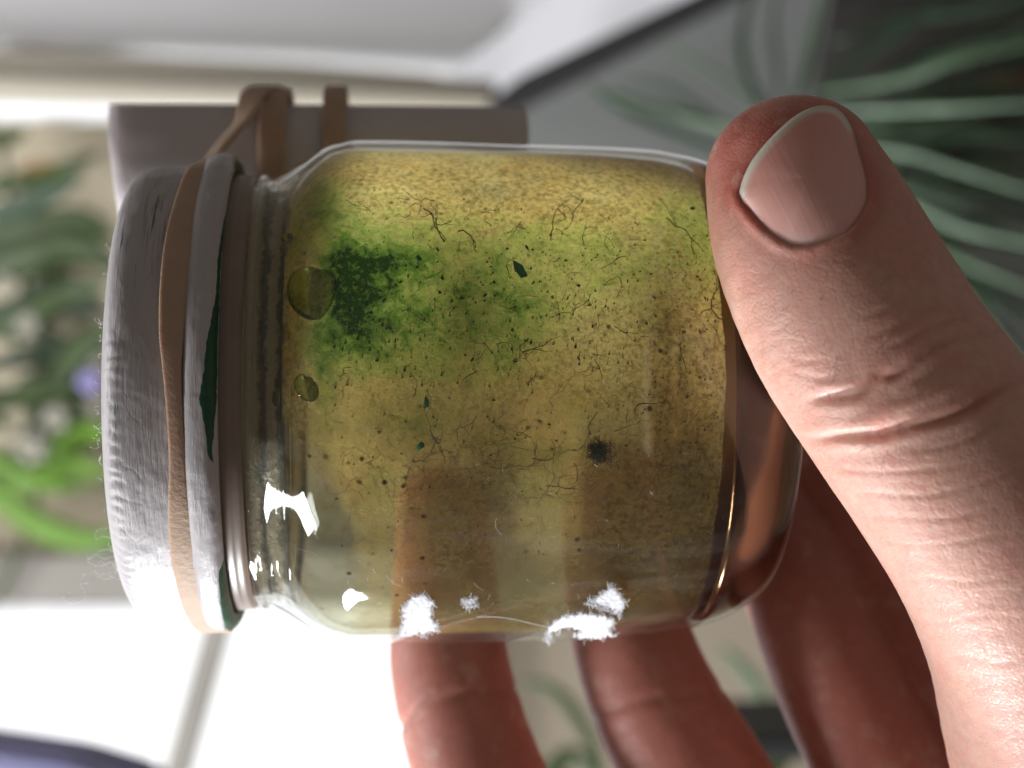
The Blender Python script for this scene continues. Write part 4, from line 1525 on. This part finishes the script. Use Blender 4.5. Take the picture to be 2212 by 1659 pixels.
srough = b.ramp(b.noise(co, 2600, 3), (0.35, 0.36), (0.6, 0.56))
M_skin = b.surf(b.n('ShaderNodeBsdfPrincipled', Base_Color=bc, Roughness=srough, Specular_IOR_Level=0.42, Normal=nrm,
                    Subsurface_Weight=0.65, Subsurface_Radius=(1.0, 0.36, 0.22), Subsurface_Scale=0.0022).outputs[0])
HO = np.array([hv[:, 0].mean(), hv[:, 1].mean(), hv[:, 2].min()])
faces_all = [list(map(int, q)) for q in hf] + hng
hand_v = hv / 1000.0
hand_v[:, 2] += CZ
ho = HO / 1000.0
ho[2] += CZ
hand = link_mesh('hand', hand_v, faces_all, M_skin, attrs={'red_shade': red_shade, 'cuticle': cut}, origin=ho)
tag(hand, 'bare hand gripping the jar, thumb in front and four fingers behind', 'hand')

# ---- thumbnail: a curved plate lying in its bed
def nsdf(p):
    a1 = min(float(cone_sdf(p, a, b_)[0]) for a, b_ in NSEG[:12])
    a2 = min(float(cone_sdf(p, a, b_)[0]) for a, b_ in NSEG[12:])
    return float(smin(np.array(a1), np.array(a2), 3.0))


def nail_surface(px, py, segs=None):
    """march the pixel ray to the thumb"""
    d = P(px, py, 1.0) - np.array([0, 0, CZ])
    d = d / np.linalg.norm(d)
    t = 140.0
    for _ in range(60):
        p = (d * t)[None].astype(np.float32)
        dd = nsdf(p) if segs is None else min(float(cone_sdf(p, a, b_)[0]) for a, b_ in segs)
        if dd < 0.005 or t > 230:
            break
        t += dd * 0.8
    return d * t


def sdf1(p):
    return nsdf(p[None].astype(np.float32))


nc = NAIL.mean(0)
nring, nrad = 72, 16
perim = resample(np.vstack([NAIL, NAIL[:1]]), nring + 1)[:-1]
nverts, nfree, rows = [], [], []
for k in range(nrad + 1):
    t = k / nrad
    for q in perim:
        x, y = nc * (1 - t) + q * t
        nverts.append((x, y, t))
nv3 = []
dep = np.array([np.linalg.norm(nail_surface(x, y)) for x, y, t in nverts]).reshape(nrad + 1, nring)
for _ in range(14):
    nb = (np.roll(dep, 1, 1) + np.roll(dep, -1, 1)) / 2
    rd_ = dep.copy()
    rd_[1:-1] = (dep[:-2] + dep[2:]) / 2
    dep[1:-1] = 0.4 * dep[1:-1] + 0.3 * nb[1:-1] + 0.3 * rd_[1:-1]
    dep[0] = dep[1].mean()
for (x, y, t), dd_ in zip(nverts, dep.ravel()):
    d_ = P(x, y, 1.0) - np.array([0, 0, CZ])
    p = d_ / np.linalg.norm(d_) * dd_
    e = 0.05
    g = np.array([sdf1(p + np.array(v_) * e) - sdf1(p - np.array(v_) * e) for v_ in ((1, 0, 0), (0, 1, 0), (0, 0, 1))])
    g /= np.linalg.norm(g) + 1e-9
    # the plate bulges in the middle, tucks under the walls, stands free at the tip
    tip = np.clip((-(x - nc[0]) * 0.48 - (y - nc[1]) * 0.88) / 150, -1, 1)
    h = 0.80 * (1 - t ** 2.4) - 0.32 + (0.55 * max(tip, 0) ** 0.7 * t ** 2)
    nv3.append(p + g * h)
nv3 = np.array(nv3)
nxy = np.array(nverts)
nfaces = grid_faces(nrad + 1, nring, wrap_v=True)
# distance to the free edge line (white rim)
FREE = [(1596, 418), (1604, 388), (1622, 352), (1650, 316), (1685, 280), (1722, 250), (1762, 232), (1796, 232), (1818, 244), (1838, 270)]
fd, _ = line_d(nxy[:, 0], nxy[:, 1], FREE)
wh = np.clip((18 - fd) / 6, 0, 1)
axis_t = np.clip(((nxy[:, 0] - 1700) * 0.45 + (nxy[:, 1] - 270) * 0.89) / 250, 0, 1)
across = (nxy[:, 0] - 1740) * 0.89 - (nxy[:, 1] - 390) * 0.45
moon = np.exp(-((nxy[:, 0] - 1735) / 60) ** 2 - ((nxy[:, 1] - 528) / 26) ** 2)
b = N('nail')
co = b.coord()
w_ = b.attr('white')
ncol = b.mix(b.noise(co, 300, 3), (0.78, 0.38, 0.32), (0.84, 0.45, 0.385))
ncol = b.mix(b.ramp(b.attr('along'), (0.05, 0.75), (0.75, 0.0)), ncol, (0.66, 0.27, 0.21))
ncol = b.mix(w_, ncol, (0.74, 0.66, 0.56))
ncol = b.mix(b.math('MULTIPLY', b.attr('moon'), 0.5), ncol, (0.84, 0.62, 0.58))
nrid = b.noise(b.n('ShaderNodeCombineXYZ', X=b.math('MULTIPLY', b.attr('across'), 0.09), Y=b.math('MULTIPLY', b.attr('along'), 0.8)).outputs[0], 1.0, 3)
nnrm = b.bump(b.math('ADD', nrid, b.math('MULTIPLY', b.noise(co, 600, 3), 0.3)), 0.00010, 0.4)
M_nail = b.surf(b.n('ShaderNodeBsdfPrincipled', Base_Color=ncol, Roughness=0.40, Specular_IOR_Level=0.5, Coat_Weight=0.45, Coat_Roughness=0.28, Normal=nnrm, Subsurface_Weight=0.4, Subsurface_Radius=(1.0, 0.4, 0.25), Subsurface_Scale=0.0012).outputs[0])
nw = nv3 / 1000.0
nw[:, 2] += CZ
nl = link_mesh('thumbnail', nw - ho, nfaces[:, ::-1], M_nail, hand, attrs={'white': wh, 'moon': moon, 'along': axis_t, 'across': across})
bm = bmesh.new()
bm.from_mesh(nl.data)
bmesh.ops.remove_doubles(bm, verts=bm.verts[:], dist=1e-7)
bmesh.ops.recalc_face_normals(bm, faces=bm.faces)
bm.to_mesh(nl.data)
bm.free()
sm = nl.modifiers.new('thickness', 'SOLIDIFY')
sm.thickness = 0.00035
sm.offset = -1
# a few fine hairs on the skin
M_hair = simple('fine_hair', (0.09, 0.05, 0.03), 0.5)
parts = []
for _ in range(34):
    x, y = random.uniform(1640, 1960), random.uniform(560, 1000)
    if x < 1560 + (y - 480) * 0.62 or x > 1880 + (y - 450) * 0.75:
        continue
    a = math.radians(random.uniform(95, 150))
    L = random.uniform(14, 46)
    q = []
    for k in range(6):
        p = nail_surface(x, y, TSEG)
        q.append(p * (1 - (0.12 + 0.10 * k) / np.linalg.norm(p)))
        a += random.gauss(0, .22)
        x += math.cos(a) * L / 5
        y += math.sin(a) * L / 5
    parts.append(tube_geo(np.array(q) / 1000 + np.array([0, 0, CZ]) - ho, .016 / 1000, 3))
tag(link_mesh('fine_hairs', *join_geo(parts), M_hair, hand), 'short fine dark hairs on the thumb', kind='stuff')
